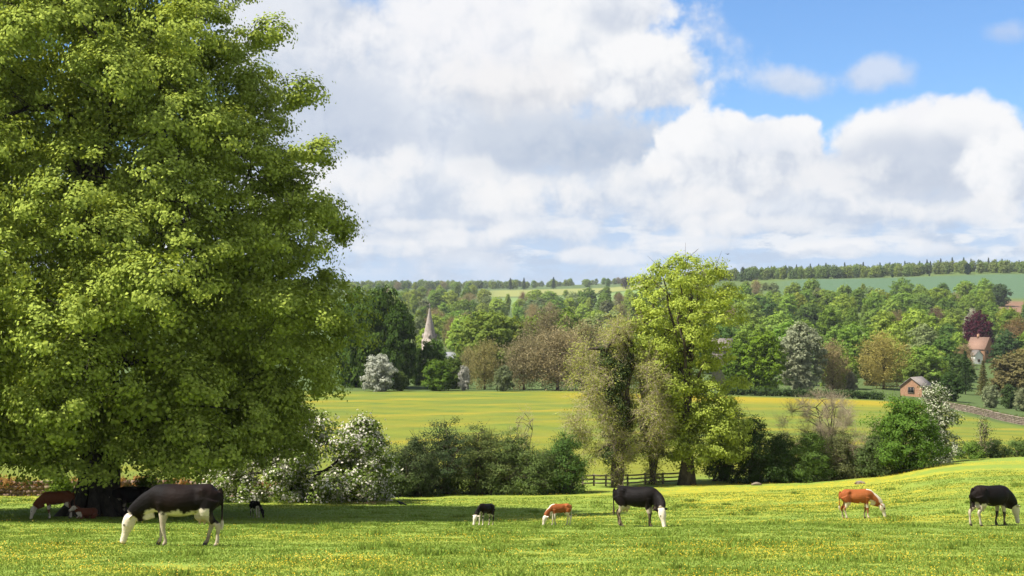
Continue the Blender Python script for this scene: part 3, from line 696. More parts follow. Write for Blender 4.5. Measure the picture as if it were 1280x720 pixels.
for px, d, H, rad, c, lab in ((1212, 101, 1.1, 1.0, (0.125, 0.200, 0.037), 'low bright green shrub on the crest left of the slim sapling'),
                            (1240, 102, 1.2, 1.0, (0.075, 0.112, 0.037), 'low dark shrub at the foot of the slim sapling'),
                            (1275, 102, 1.2, 1.3, (0.106, 0.163, 0.044), 'low green shrub on the crest at the right edge')):
    X, Y = at(px, d); bush('crest_shrub', X, Y, H, rad, c, lab, 'shrub', None, .10, None, 10, .8, 40, 10, 30)
# ------------------------------------------------------------------ trees of the valley sides
rng = np.random.default_rng(21)
def dome(w, k=.5):                                                    # round crown outline, widest at k
    return lambda t: w * math.sqrt(max(0, 1 - ((t - k) / (1.02 - k)) ** 2)) if t > k else w * (.55 + .45 * math.sin(t / k * math.pi / 2))
PROTO = {}
def proto(key, H, prof, n, a, flat, subs, per, leaf, sub_r=.55, clear=.02, mat=None, twig=0, inner=.2):
    G = Geo(); Gt = Geo(); C, A, B = boughs(n, prof, H * (1 - clear) - a * flat, a, flat, inner, .16); C[:, 2] += clear * H
    add_crown(G, C, A, B, subs, per, sub_r, leaf, leaf * .85, .28, .35, coh=1.0, rnd=.34)
    trunk_geo(Gt, H * .8, .02 * H, (.2, .1), .9, 8, C=C)
    cm = G.mesh(key + '_crown', [mat or L_TREE]); tm = Gt.mesh(key + '_trunk', [BARK])
    Gj = Geo(); 
    PROTO[key] = (cm, tm, H)
for i in range(3): proto('oak' + 'abc'[i], 14, dome(5.8 + .7 * i, .42), 40 + 6 * i, 2.3, .8, 15, 20, .55)
for i in range(2): proto('ash' + 'ab'[i], 15, dome(4.4 + .6 * i, .5), 40, 1.9, .9, 14, 19, .52)
proto('tall', 18, dome(3.3, .45), 44, 1.5, 1.1, 13, 18, .5)
proto('round', 9, dome(4.3, .4), 36, 1.7, .8, 14, 19, .44, .45, .02)
proto('fluffy', 15, dome(5.2, .45), 70, 1.5, .75, 12, 18, .46, .5)
# budding trees: thin crowns of twigs with few leaves
def twiggy(key, H, prof):
    G = Geo(); Gt = Geo(); Gl = Geo(); C, A, B = boughs(44, prof, H * .86, H * .1, .8, .3, .15); C[:, 2] += .05 * H
    n = 1300; ib = rng.integers(len(C), size=n); P0 = C[ib] + rng.normal(0, .5, (n, 3)); dv = unit(n); dv[:, 2] = dv[:, 2] * .8 + .35
    P1 = P0 + dv * rng.uniform(.8, 1.9, (n, 1)); G.twigs(P0, P1, .045)
    q = np.repeat(P1, 4, 0) + rng.normal(0, .45, (4 * n, 3)); G.leaves(q, unit(4 * n) + [0, 0, .6], .32, .26)
    trunk_geo(Gt, H * .85, .018 * H, (.3, .1), .9, 18, C=C)
    PROTO[key] = (G.mesh(key + '_crown', [L_TREE]), Gt.mesh(key + '_trunk', [BARK]), H)
twiggy('budding', 13, dome(5.2, .45)); twiggy('budding_tall', 16, dome(4.4, .5))
def conifer(key, H, w):
    G = Geo(); Gt = Geo(); P = []; N = []
    for k in range(16):
        t = k / 15; z = H * (.12 + .88 * t); r = w * (1 - t) ** .85 + .15; nb = 9 if t < .7 else 6
        for q in range(nb):
            th = q * 6.283 / nb + k * .7 + rng.normal(0, .1); s = np.linspace(.15, 1, 7); rr = r * rng.uniform(.8, 1.1)
            p = np.stack([np.cos(th) * rr * s, np.sin(th) * rr * s, z - .28 * rr * s + .15 * rr * s * s], 1); P.append(np.repeat(p, 3, 0) + rng.normal(0, .2, (21, 3)))
    P = np.concatenate(P); G.leaves(P, unit(len(P)) * .7 + [0, 0, .6], .6, .34)
    Gt.tube([[0, 0, -.3], [0, 0, H * .5], [0, 0, H * .97]], [.2, .12, .02], 7)
    PROTO[key] = (G.mesh(key + '_crown', [L_TREE]), Gt.mesh(key + '_trunk', [BARK]), H)
conifer('conifer', 15, 3.2); conifer('slim_conifer', 15, 2.5)
NAMES = dict(oaka='broadleaf_tree', oakb='broadleaf_tree', oakc='broadleaf_tree', asha='broadleaf_tree', ashb='broadleaf_tree', tall='broadleaf_tree',
             round='round_tree', fluffy='willow', budding='budding_tree', budding_tall='budding_tree', conifer='conifer', slim_conifer='conifer')
NT = [0]
def plant(key, X, Y, H, colr, label, group=None, wide=1.0, cat='tree', name=None, sink=0.0, parts=True):
    cm, tm, H0 = PROTO[key]; s = H / H0
    o = empty(name or NAMES[key], (X, Y, gz(X, Y) - sink), rng.uniform(0, 6.28)); o.scale = (s * wide, s * wide, s); tag(o, label, cat, group)
    c = link('crown', cm, o); c.color = (*[float(v) for v in colr], 1); link('trunk', tm, o); NT[0] += 1
    return o
def jit_col(c, k=.13):
    c = np.array(c); return c * (1 + rng.normal(0, k)) * (1 + rng.normal(0, .04, 3))
MID, LIME, DEEP, BRN, RUST, SAGE = (.165, .25, .045), (.23, .30, .05), (.095, .16, .04), (.28, .235, .11), (.29, .21, .095), (.19, .23, .09)
def named(key, px, ytop, ybase, d, colr, label, wide=1.0, cat='tree', group=None, name=None):
    """one particular tree, from its photo column, top row and distance"""
    X = colX(px, d); z0 = gz(X, d); H = pix(px, ytop, d).z - z0
    return plant(key, X, d, max(H, 1.5), colr, label, group, wide, cat, name)
# left: churchyard trees at the top of the meadow
named('oakc', 474, 352, 490, 282, (.06, .10, .02), 'large dark green tree rising left of the church spire', .6)
named('oaka', 497, 374, 490, 276, (.05, .088, .018), 'dark green tree with deep shadows touching the left of the church spire', .52)
named('oakb', 445, 360, 490, 290, (.075, .13, .022), 'green tree just emerging from behind the right edge of the huge tree', .62)
named('round', 541, 420, 490, 286, (.075, .13, .026), 'small round green tree in front of the church tower', .72)
named('oaka', 566, 442, 490, 279, (.10, .15, .03), 'green tree hiding the church nave', .75)
named('ashb', 520, 430, 490, 300, (.07, .12, .026), 'green tree left of the church tower, between it and the dark tree', .6)
named('round', 474, 440, 490, 266, (.40, .41, .33), 'white blossomed hawthorn at the top edge of the meadow', .95, name='hawthorn')
named('round', 500, 462, 490, 268, (.085, .125, .03), 'low green bush right of the white hawthorn on the meadow edge', .8, 'bush', None, 'bush')
named('round', 546, 447, 490, 268, (.10, .165, .025), 'bright green tree at the meadow edge under the spire', 1.0)
named('round', 580, 455, 490, 270, (.40, .39, .33), 'small white blossoming tree at the meadow edge right of the spire', .5, name='hawthorn')
named('budding', 606, 424, 490, 275, (0.280, 0.255, 0.098), 'pale brown budding tree right of the small white blossoming tree', .9)
named('budding_tall', 585, 432, 490, 290, (0.266, 0.240, 0.105), 'slim brown budding tree behind the small white blossoming tree', .8)
named('round', 630, 455, 490, 266, (.16, .19, .09), 'grey green shrub in front of the brown trees on the meadow edge', .8, 'shrub', None, 'shrub')
named('budding', 655, 418, 490, 272, (0.266, 0.232, 0.120), 'grey brown budding tree on the meadow edge, left of the widest brown tree', 1.0)
named('budding', 697, 408, 490, 270, (0.294, 0.247, 0.128), 'wide pale brown leafless tree at the meadow edge left of the willow', 1.2)
named('budding', 728, 400, 490, 278, (0.259, 0.232, 0.105), 'brown budding tree half hidden by the top of the ivy clad willow', 1.1)
named('oakb', 598, 392, 450, 430, (.035, .07, .024), 'dark blue green round tree standing alone among pale trees right of the spire', .62)
named('ashb', 637, 394, 460, 400, (.18, .205, .024), 'yellow green tree behind the grey brown trees right of the spire', 1.1)
named('oaka', 668, 392, 460, 420, (.15, .195, .026), 'bright green tree to the right of the yellow green tree', 1.0)
named('oakb', 705, 386, 460, 430, (.11, .165, .028), 'green rounded tree below the pale field', 1.0)
# right: along the hedge at the head of the meadow and up the slope
named('ashb', 955, 412, 493, 288, (.125, .195, .02), 'bright green tree right of the tall yellow green tree', 1.1)
named('oaka', 925, 424, 493, 292, (.10, .165, .02), 'green tree half behind the right side of the tall yellow green tree', .85)
named('fluffy', 1000, 402, 492, 296, (.27, .29, .175), 'silvery grey green willow with upright plumes above the meadow hedge', .95)
named('budding', 1040, 424, 494, 300, (0.294, 0.240, 0.112), 'brown budding tree right of the silvery willow', .8)
named('budding', 1104, 414, 494, 330, (0.336, 0.292, 0.083), 'large golden brown tree in young leaf above the leafless tree', 1.1)
named('ashb', 1090, 425, 494, 345, (.20, .18, .06), 'olive gold tree left behind the large golden brown tree', .9)
named('round', 1063, 462, 496, 302, (.20, .20, .12), 'pale grey shrub at the foot of the golden brown tree', .55, 'shrub', None, 'shrub')
named('budding', 1160, 438, 492, 360, (0.280, 0.255, 0.135), 'grey brown budding tree behind the brick cottage', 1.0)
named('oakb', 1186, 464, 505, 288, (.05, .09, .022), 'dark green spreading tree right of the brick cottage', .98)
named('ashb', 1180, 418, 480, 400, (.085, .15, .03), 'tall green tree up the slope behind the dark spreading tree', 1.1)
named('oaka', 1160, 424, 480, 420, (.075, .12, .05), 'blue green tree above the brick cottage', .9)
named('conifer', 1206, 440, 495, 330, (.05, .085, .025), 'dark green conical tree right of the dark spreading tree', .9)
named('conifer', 1228, 452, 500, 320, (.14, .13, .045), 'olive conical tree left of the pale hawthorns', 1.0)
named('round', 1238, 480, 512, 262, (.22, .25, .13), 'pale green hawthorn coming into blossom above the stone wall', .85, name='hawthorn')
named('round', 1280, 482, 518, 255, (.20, .22, .11), 'pale hawthorn at the right edge above the stone wall', .9, name='hawthorn')
named('round', 1260, 478, 514, 268, (.06, .095, .03), 'dark green bush between the two pale hawthorns', .7, 'bush', None, 'bush')
named('oaka', 1262, 440, 505, 330, (.17, .15, .06), 'brownish olive tree at the right edge below the upper house', 1.1)
named('oakc', 1282, 430, 505, 345, (.16, .14, .05), 'golden olive tree cut by the right edge of the view', 1.0)
named('oakb', 1258, 412, 480, 470, (.06, .105, .035), 'dark green tree right of the upper house', .9)
named('budding', 1275, 396, 470, 520, (.21, .15, .06), 'brown tree in young leaf at the right edge above the upper house', 1.1)
named('oakb', 1222, 388, 440, 560, (.075, .018, .028), 'copper beech with dark purple red leaves on the wooded slope', .72)
named('fluffy', 1216, 385, 440, 585, (.33, .32, .22), 'whitish blossoming tree showing behind the top of the copper beech', .62)
named('budding', 1168, 384, 430, 620, (.17, .10, .08), 'purplish brown bare tree left of the copper beech', .75)
named('round', 1150, 400, 430, 600, (.12, .07, .06), 'low dark purple tree at the foot of the purplish bare tree', .7)
named('round', 1250, 353, 368, 960, (.07, .11, .04), 'single round tree standing in the blue green crop field', 1.0)
for px, yt, lab in ((1088, 346, 'leftmost of the dark bushes along the top of the blue green field'), (1116, 343, 'wide dark bush, second from left along the top of the blue green field'),
                    (1162, 342, 'compact dark bush, third from left along the top of the blue green field'), (1210, 328, 'tall dark tree among the ridge wood at the top of the blue green field')):
    named('round', px, yt, 350, 1385, (.028, .055, .03), lab, .9 if px < 1200 else .62, 'bush' if px < 1200 else 'tree', None, 'bush' if px < 1200 else 'round_tree')
named('ashb', 929, 333, 352, 1450, (.05, .075, .045), 'lone grey green tree at the left end of the ridge wood', .7)
named('budding', 782, 346, 360, 1800, (.13, .11, .10), 'lone bare purplish tree on the skyline left of the tall yellow green tree', 1.2)

# woods covering the slopes: rows of single trees from the top of the hill down
def wood(px0, px1, y0, y1, dy, step, hmin, hmax, dlo, dhi, pal, labs, group, keys, skip=None, wide=1.0):
    y = y0
    while y < y1:
        px = px0 + rng.uniform(0, step)
        while px < px1:
            yy = y + rng.normal(0, dy * .35); d = find_d(px, yy, dlo, dhi)
            if not (skip and skip(px, yy, d)):
                k = int(rng.choice(len(pal[0]), p=pal[1])); key = str(rng.choice(keys if pal[0][k][1] is None else pal[0][k][1]))
                plant(key, colX(px, d), d, rng.uniform(hmin, hmax), jit_col(pal[0][k][0]), labs[k], group, wide * rng.uniform(.85, 1.15))
            px += step * rng.uniform(.7, 1.3) * 550 / max(d, 300) if d < 700 else step * rng.uniform(.6, 1.2) * .75
        y += dy
BL = ['oaka', 'oakb', 'oakc', 'asha', 'ashb', 'tall']; BD = ['budding', 'budding_tall']
pal = ([(MID, None), (LIME, None), (DEEP, None), (BRN, BD), (SAGE, None), (RUST, BD)], [.50, .26, .09, .06, .08, .01])
def labs(where): return ['mid green rounded tree ' + where, 'yellow green tree in new leaf ' + where, 'dark green tree ' + where, 'brown budding tree ' + where, 'sage green tree ' + where, 'rust brown tree in bud ' + where]
cropf = lambda px, y, d: (1020 < d < 1400 and px > 985) or (870 < d < 1040 and px > 1235) or (550 < d < 725 and 915 < px < 985) or (px > 1200 and 480 < d < 640 and abs(px - 1236) < 22) or (px > 1200 and px < 1252 and 360 < d < 560)
wood(880, 1310, 377, 402, 9, 37, 13, 18, 500, 1040, pal, labs('in the wood just below the blue green field'), 'trees below the blue green crop field', BL, cropf)
wood(880, 1310, 402, 478, 13, 40, 13, 19, 312, 900, pal, labs('on the slope right of the tall yellow green tree'), 'trees on the wooded slope right of the tall yellow green tree', BL, cropf)
fieldL = lambda px, y, d: (1255 < d < 1610 and 610 < px < 825) or (1600 < d < 2090 and 600 < px < 840)
pal2 = ([(MID, None), (LIME, None), (DEEP, None), (BRN, BD), (SAGE, None), (RUST, BD)], [.38, .36, .06, .11, .08, .01])
wood(425, 880, 386, 403, 8, 33, 14, 19, 480, 1300, pal2, labs('in the wood below the pale field beyond the spire'), 'trees of the wood beyond the spire', BL, fieldL)
wood(480, 900, 405, 480, 13, 40, 13, 19, 312, 1150, pal2, labs('between the spire and the tall yellow green tree'), 'trees in the valley between spire and yellow green tree', BL,
     lambda px, y, d: 485 < px < 590 and d < 470)
wood(425, 640, 364, 385, 7, 27, 12, 16, 1150, 2300, pal2, labs('on the far hill behind the spire'), 'trees on the far hill behind the spire', BL, fieldL)
wood(640, 905, 352, 360, 5, 30, 11, 16, 1600, 2600, pal2, labs('along the skyline in the middle of the view'), 'trees along the skyline in the middle', BL, lambda px, y, d: px > 905)
wood(690, 960, 374, 378, 6, 22, 7, 10, 1180, 1700, pal2, labs('in the hedge line under the skyline'), 'trees in the hedge line under the skyline', ['round', 'oaka'], lambda px, y, d: px < 790 and False)
# ridge wood above the crop field: one far mass of broadleaf crowns, and single conifers standing out of it
def mass(name, n, pxr, dr, hr, cols, label, keys=('oaka', 'oakb', 'ashb', 'asha')):
    G = Geo()
    src = {}
    for k in keys:
        me = PROTO[k][0]; v = np.empty(len(me.vertices) * 3, np.float32); me.vertices.foreach_get('co', v); src[k] = v.reshape(-1, 4, 3)
    for q in range(n):
        px = rng.uniform(*pxr); d = rng.uniform(*dr); X = colX(px, d); k = keys[rng.integers(len(keys))]; s = rng.uniform(*hr) / PROTO[k][2]
        L = src[k]; L = L[rng.choice(len(L), 900, replace=False)]; mid_ = L.mean(1, keepdims=True)
        V = (mid_ + (L - mid_) * 2.6) * s + np.array([X, d, gz(X, d)]); G.add(V.reshape(-1, 3), np.arange(len(L) * 4).reshape(-1, 4), m=int(rng.integers(len(cols))))
    o = link(name, G.mesh(name, cols)); tag(o, label, 'wood', None, 'stuff')
far = [leaf_mat('far_leaf', c_, .3, .3) for c_ in ((.14, .20, .05), (.19, .24, .05), (.10, .15, .05), (.16, .20, .06))]
mass('ridge_wood', 260, (900, 1420), (1395, 1500), (10, 14), far, 'band of green woodland along the right hand ridge above the crop field')
mass('far_wood', 270, (240, 660), (2150, 2900), (11, 15), far, 'distant woodland along the skyline behind the church spire')
mass('far_wood', 60, (640, 930), (2500, 3000), (10, 13), far, 'distant woodland along the middle of the skyline')
px = 945
while px < 1300:
    d = rng.uniform(1470, 1530)
    plant(str(rng.choice(['conifer', 'slim_conifer'])), colX(px, d), d, rng.uniform(12.5, 15) * (1 if px > 1000 else .9), jit_col((.06, .09, .05)), 'dark pointed conifer standing out above the ridge wood', 'conifers along the ridge', 1.1)
    px += rng.uniform(4, 24)
for px in (655, 692, 638):
    plant('conifer', colX(px, 2050), 2050, 17, (.045, .07, .05), 'dark pointed tree among the skyline trees above the pale fields', 'dark pointed skyline trees', 1.2)
# clipped hedge along the head of the meadow on the right
G = Geo(); xs = np.linspace(905, 1100, 60); P = []
for px in xs:
    d = 270 - 2.5 * sm(px, 1000, 1100); X = colX(px, d); P.append([X, d, gz(X, d) + .7])
add_crown(G, np.array(P), np.full(60, .75), np.full(60, .75), 12, 16, .4, .3, .25, .4)
h_ = empty('meadow_hedge', tuple(P[30][:2]) + (P[30][2] - .7,)); tag(h_, 'long low dark green hedge along the top of the yellow meadow, left of the cottage', 'hedge')
hm = G.mesh('meadow_hedge_foliage', [L_TREE]); hm.transform(Matrix.Translation(-Vector(h_.location))); hh = link('foliage', hm, h_); hh.color = (.055, .09, .028, 1)

# ------------------------------------------------------------------ buildings
STONE = plain_mat('limestone', (.21, .175, .145), (.33, .28, .24), 1.2); SLATE = plain_mat('stone_slates', (.13, .11, .098), (.20, .175, .155), 4)
BRICK = plain_mat('red_brick', (.26, .135, .078), (.34, .20, .12), 3); TILE = plain_mat('clay_tiles', (.17, .098, .068), (.24, .15, .105), 4)
GLASSM = plain_mat('dark_window', (.015, .016, .018), (.03, .03, .035), 3, .2); WHITE = plain_mat('white_paint', (.68, .66, .62), (.78, .76, .72), 4)
OAKW = plain_mat('weathered_wood', (.11, .085, .06), (.22, .18, .135), 12)
def spire():
    d = 430; X = colX(537, d); z0 = gz(X, d); tip = pix(537, 385, d).z; ev = pix(537, 424, d).z
    o = empty('church', (X, d, z0)); tag(o, 'village church with a pale stone spire rising above the trees', 'church')
    G = Geo(); hw = 2.25; G.box((0, 0, (ev - z0) / 2 - .5), (2 * hw, 2 * hw, ev - z0 + 1)); link('tower', G.mesh('tower', [STONE]), o)
    G = Geo(); n = 8; th = (np.arange(n) + .5) / n * 2 * math.pi; H = tip - ev
    V = np.concatenate([np.stack([2.2 * np.cos(th), 2.2 * np.sin(th), np.full(n, ev - z0)], 1), np.stack([.10 * np.cos(th), .10 * np.sin(th), np.full(n, tip - z0)], 1)])
    k = np.arange(n); G.add(V, np.stack([k, (k + 1) % n, n + (k + 1) % n, n + k], 1)); sp = link('spire', G.mesh('spire', [STONE]), o)
    G = Geo(); G.tube([[0, 0, tip - z0 - .1], [0, 0, tip - z0 + 1.5]], [.09, .05], 6); G.box((0, 0, tip - z0 + 1.0), (.7, .12, .12)); link('finial', G.mesh('finial', [STONE]), sp)
    G = Geo()
    for q in range(4):
        a = q * math.pi / 2; c = np.array([math.sin(a) * 1.95, -math.cos(a) * 1.95, ev - z0 + .9])
        G.box(c, (.5, .6, .9), a); ap = c + [0, 0, 1.0]; bs = [c + [math.cos(a + s) * .4, math.sin(a + s) * .4, .43] for s in (.785, 2.356, 3.927, 5.498)]
        G.add([*bs, ap], T=[[0, 1, 4], [1, 2, 4], [2, 3, 4], [3, 0, 4]])
    link('lucarne', G.mesh('lucarne', [STONE]), sp)
    G = Geo(); G.box((0, -hw - .03, ev - z0 - 2.3), (.9, .1, 1.9)); link('belfry_opening', G.mesh('belfry_opening', [GLASSM]), o)
    # nave running off to the right of the tower
    rz = pix(560, 440, d).z - z0; G = Geo(); L_ = 9.0; w = 3.2; e = rz - 2.6
    G.box((hw + L_ / 2 - .02, 0, e / 2 - .5), (L_, 2 * w, e + 1)); link('nave', G.mesh('nave', [STONE]), o)
    G = Geo(); x0, x1 = hw - .1, hw + L_ + .3
    V = [[x0, -w - .3, e - .1], [x1, -w - .3, e - .1], [x1, 0, rz], [x0, 0, rz], [x0, w + .3, e - .1], [x1, w + .3, e - .1]]
    G.add(V, [[0, 1, 2, 3], [3, 2, 5, 4]], [[0, 3, 4], [1, 5, 2]]); link('roof', G.mesh('nave_roof', [plain_mat('lead_roof', (.16, .165, .17), (.22, .225, .23), 2)]), o)
spire()
def house(name, loc, rz, L_, w, e, r, label, wall, roofm, wins, chim=None, door=None):
    """gabled house: the gable end looks along -Y before turning; wins: (x, z, width, height, side, frame?)"""
    o = empty(name, loc, rz); tag(o, label, name.split('_')[-1])
    G = Geo(); V = [[-w, 0, -1], [w, 0, -1], [w, 0, e], [0, 0, r], [-w, 0, e]]; V = np.array(V + [[a_, L_, c_] for a_, b_, c_ in V])
    G.add(V, [[0, 1, 6, 5], [1, 2, 7, 6], [4, 0, 5, 9]]); G.add(V[:5], [[0, 1, 2, 4]], [[2, 3, 4]]); G.add(V[5:], [[0, 4, 2, 1]], [[2, 4, 3]])
    link('wall', G.mesh('wall', [wall]), o)
    G = Geo(); ov = .28; k = (r - e) / w; th = .16
    for s in (-1, 1):
        a0 = [s * (w + ov), -ov, e - k * ov + .03]; a1 = [s * (w + ov), L_ + ov, e - k * ov + .03]; b0 = [0, -ov, r + .03]; b1 = [0, L_ + ov, r + .03]
        U = np.array([a0, a1, b1, b0]); G.add(np.concatenate([U, U + [0, 0, th]]), [[0, 1, 2, 3], [4, 7, 6, 5], [0, 4, 5, 1], [1, 5, 6, 2], [2, 6, 7, 3], [3, 7, 4, 0]])
    rf = link('roof', G.mesh('roof', [roofm]), o)
    if chim:
        G = Geo(); G.box((0, chim, r + .4), (.7, .7, 1.6)); G.tube([[0, chim, r + 1.15], [0, chim, r + 1.55]], [.14, .12], 8); link('chimney', G.mesh('chimney', [wall]), rf)
    for (x, z, ww, hh_, side) in wins:
        fr = Geo(); pn = Geo()
        if side == 0:
            for dx, dz, sx, sz in ((0, hh_ / 2 + .06, ww + .24, .12), (0, -hh_ / 2 - .06, ww + .24, .12), (-ww / 2 - .06, 0, .12, hh_ - .01), (ww / 2 + .06, 0, .12, hh_ - .01), (0, 0, .06, hh_ - .01)): fr.box((x + dx, -.06, z + dz), (sx, .12, sz))
            pn.box((x, -.03, z), (ww, .06, hh_))
        else:
            for dy, dz, sy, sz in ((0, hh_ / 2 + .06, ww + .24, .12), (0, -hh_ / 2 - .06, ww + .24, .12), (-ww / 2 - .06, 0, .12, hh_ - .01), (ww / 2 + .06, 0, .12, hh_ - .01), (0, 0, .06, hh_ - .01)): fr.box((side * (w + .06), x + dy, z + dz), (.12, sy, sz))
            pn.box((side * (w + .03), x, z), (.06, ww, hh_))
        f = link('window', fr.mesh('window', [OAKW]), o); link('pane', pn.mesh('pane', [GLASSM]), f)
    return o
d = 300; X = colX(1138, d); z0 = gz(X, d)
house('brick_cottage', (X, d, z0 - .2), R(-34), 7.0, 2.3, pix(1138, 482, d).z - z0, pix(1138, 472, d).z - z0 + .1, 'small orange brick cottage with a dark gable window and grey tiled roof behind the meadow', BRICK, SLATE, [(0, pix(1138, 487, d).z - z0 + .1, 1.1, 1.1, 0), (2.0, pix(1138, 487, d).z - z0 - .1, .9, 1.0, 1)], None)
d = 520; X = colX(1236, d); z0 = gz(X, d)
house('village_house', (X, d, z0), R(38), 7.5, 2.9, pix(1236, 436, d).z - z0, pix(1236, 422, d).z - z0, 'brick house with an orange tiled roof among trees below the copper beech', BRICK, TILE, [(-1.2, pix(1236, 440, d).z - z0, 1.0, 1.1, 0), (1.2, pix(1236, 440, d).z - z0, 1.0, 1.1, 0), (2.2, pix(1236, 440, d).z - z0, 1.0, 1.1, -1), (5.2, pix(1236, 440, d).z - z0, 1.0, 1.1, -1)], 4.5)
X2 = colX(1223, 508); z2 = gz(X2, 508)
house('white_cottage', (X2, 508, z2), R(10), 4.0, 1.5, pix(1223, 444, 508).z - z2, pix(1223, 438, 508).z - z2, 'low white walled cottage beside the brick house with the orange roof', WHITE, SLATE, [(0, 1.3, .7, .8, 0)])
d = 306; X = colX(914, d); z0 = gz(X, d)
house('stone_barn', (X, d, z0), R(72), 4.0, 1.4, pix(915, 436, d).z - z0, pix(915, 424, d).z - z0, 'stone barn whose grey roof peeps out right of the tall yellow green tree', STONE, SLATE, [(0, 2.4, .8, 1.0, 0)])
d = 268; X = colX(876, d); z0 = gz(X, d)
house('stone_shed', (X, d, z0), R(75), 4, 1.5, pix(876, 489, d).z - z0 + .3, pix(876, 481, d).z - z0 + .3, 'low stone shed with a grey roof showing through the yellow green tree', STONE, SLATE, [(0, .9, .5, .5, 0)])

# ------------------------------------------------------------------ walls, fence, stones, birds
def dry_wall(name, pts, h, th, label, mat, top=None, stone=.45, cover=None):
    """coursed rubble wall along the ground; every stone gets its own size and set-back"""
    pts = np.array(pts); seg = np.linalg.norm(np.diff(pts, axis=0), axis=1); cum = np.concatenate([[0], np.cumsum(seg)]); Lt = cum[-1]
    G = Geo(); nc_ = max(2, int(h / .2)); o = empty(name, (pts[0][0], pts[0][1], gz(*pts[0]))); tag(o, label, 'wall'); off = Vector(o.location)
    for c_ in range(nc_):
        s = -rng.uniform(0, stone)
        while s < Lt:
            l = stone * rng.uniform(.55, 1.4); m_ = min(max(s + l / 2, 0), Lt); x = np.interp(m_, cum, pts[:, 0]); y = np.interp(m_, cum, pts[:, 1])
            x2 = np.interp(min(m_ + .3, Lt), cum, pts[:, 0]) - np.interp(max(m_ - .3, 0), cum, pts[:, 0]); y2 = np.interp(min(m_ + .3, Lt), cum, pts[:, 1]) - np.interp(max(m_ - .3, 0), cum, pts[:, 1])
            hh_ = h / nc_; zz = gz(x, y) - .1 + hh_ * (c_ + .5)
            G.box((x - off.x + rng.normal(0, .012), y - off.y + rng.normal(0, .02), zz - off.z), (l * .96, th * rng.uniform(.85, 1.05), hh_ * rng.uniform(.86, .96)), math.atan2(y2, x2) + rng.normal(0, .03)); s += l
    link('masonry', G.mesh(name + '_masonry', [mat]), o)
    if cover is not None:
        G = Geo(); n = int(Lt * cover[1]); s = rng.uniform(0, Lt, n); x = np.interp(s, cum, pts[:, 0]); y = np.interp(s, cum, pts[:, 1]) + rng.normal(0, .25, n); z = ground(x, y) + h * rng.uniform(.6, 1.0, n)
        C_ = np.stack([x - off.x, y - off.y, z - off.z], 1); add_crown(G, C_, np.full(n, .25), np.full(n, .2), 5, 12, .16, .12, .06, .2)
        c2 = link('ivy' if cover[2] else 'bracken', G.mesh(name + '_cover', [L_TREE]), o); c2.color = (*cover[0], 1)
    return o
WALLD = plain_mat('brown_rubble', (.10, .065, .045), (.24, .16, .11), 2.5); WALLP = plain_mat('pale_rubble', (.12, .09, .065), (.24, .19, .14), 1.2)
wp = [(colX(px, d), d) for px, d in ((-420, 80), (-60, 81), (60, 82), (180, 83), (300, 83), (400, 82.5), (455, 83))]
dry_wall('dry_stone_wall', wp, .95, .5, 'brown dry stone wall topped with rusty bracken behind the huge tree', WALLD, cover=((.30, .17, .055), 7, False), stone=.4)
wp = [(colX(px, d), d) for px, d in ((1160, 252), (1190, 240), (1225, 222), (1262, 202), (1300, 186), (1340, 174))]
dry_wall('dry_stone_wall', wp, 1.15, .5, 'pale dry stone wall at the far right below the hawthorns', WALLP, stone=.5, cover=((.12, .15, .05), 2, True))
fo = empty('rail_fence', base(735, 94)); tag(fo, 'low weathered timber rail fence between the hedge and the yellow green tree', 'fence'); off = Vector(fo.location)
fx = [(colX(px, d), d) for px, d in ((728, 94), (742, 94.2), (757, 94.3), (784, 94.6), (806, 94.8), (828, 95), (850, 95.2))]
for k_, (x, y) in enumerate(fx):
    G = Geo(); G.box((x - off.x, y - off.y, gz(x, y) - off.z + .25), (.12, .12, 1.05)); link('post', G.mesh('post', [OAKW]), fo)
for hgt in (.2, .45, .69):
    for (x, y), (x2, y2) in zip(fx[:-1], fx[1:]):
        a_ = np.array([x - off.x, y - off.y - .09, gz(x, y) - off.z + hgt]); e_ = np.array([x2 - off.x, y2 - off.y - .09, gz(x2, y2) - off.z + hgt])
        G = Geo(); G.tube([a_, (a_ + e_) / 2 + [0, 0, -.015], e_], [.05, .055, .05], 6, 0, .1); link('rail', G.mesh('rail', [OAKW]), fo)
def boulder(px, d, s, label):
    import bmesh
    bm = bmesh.new(); bmesh.ops.create_icosphere(bm, subdivisions=3, radius=1)
    for v in bm.verts:
        n_ = vnoise(np.array([v.co.x * 1.7 + px]), np.array([v.co.y * 1.7 + v.co.z * 2.1]), 3)[0]; v.co = Vector((v.co.x * s[0], v.co.y * s[1], v.co.z * s[2])) * (.75 + .5 * n_)
    me = bpy.data.meshes.new('boulder'); bm.to_mesh(me); bm.free(); me.materials.append(WALLP); o = link('boulder', me, None, base(px, d) + Vector((0, 0, s[2] * .3))); tag(o, label, 'stone')
boulder(1074, 86, (.32, .2, .15), 'pale grey stone lying in the grass below the leafless tree')
boulder(944, 91, (.34, .2, .17), 'grey stone at the foot of the dark sloping hedge')
BLK = plain_mat('black_feather', (.012, .012, .014), (.025, .025, .03), 20, .6)
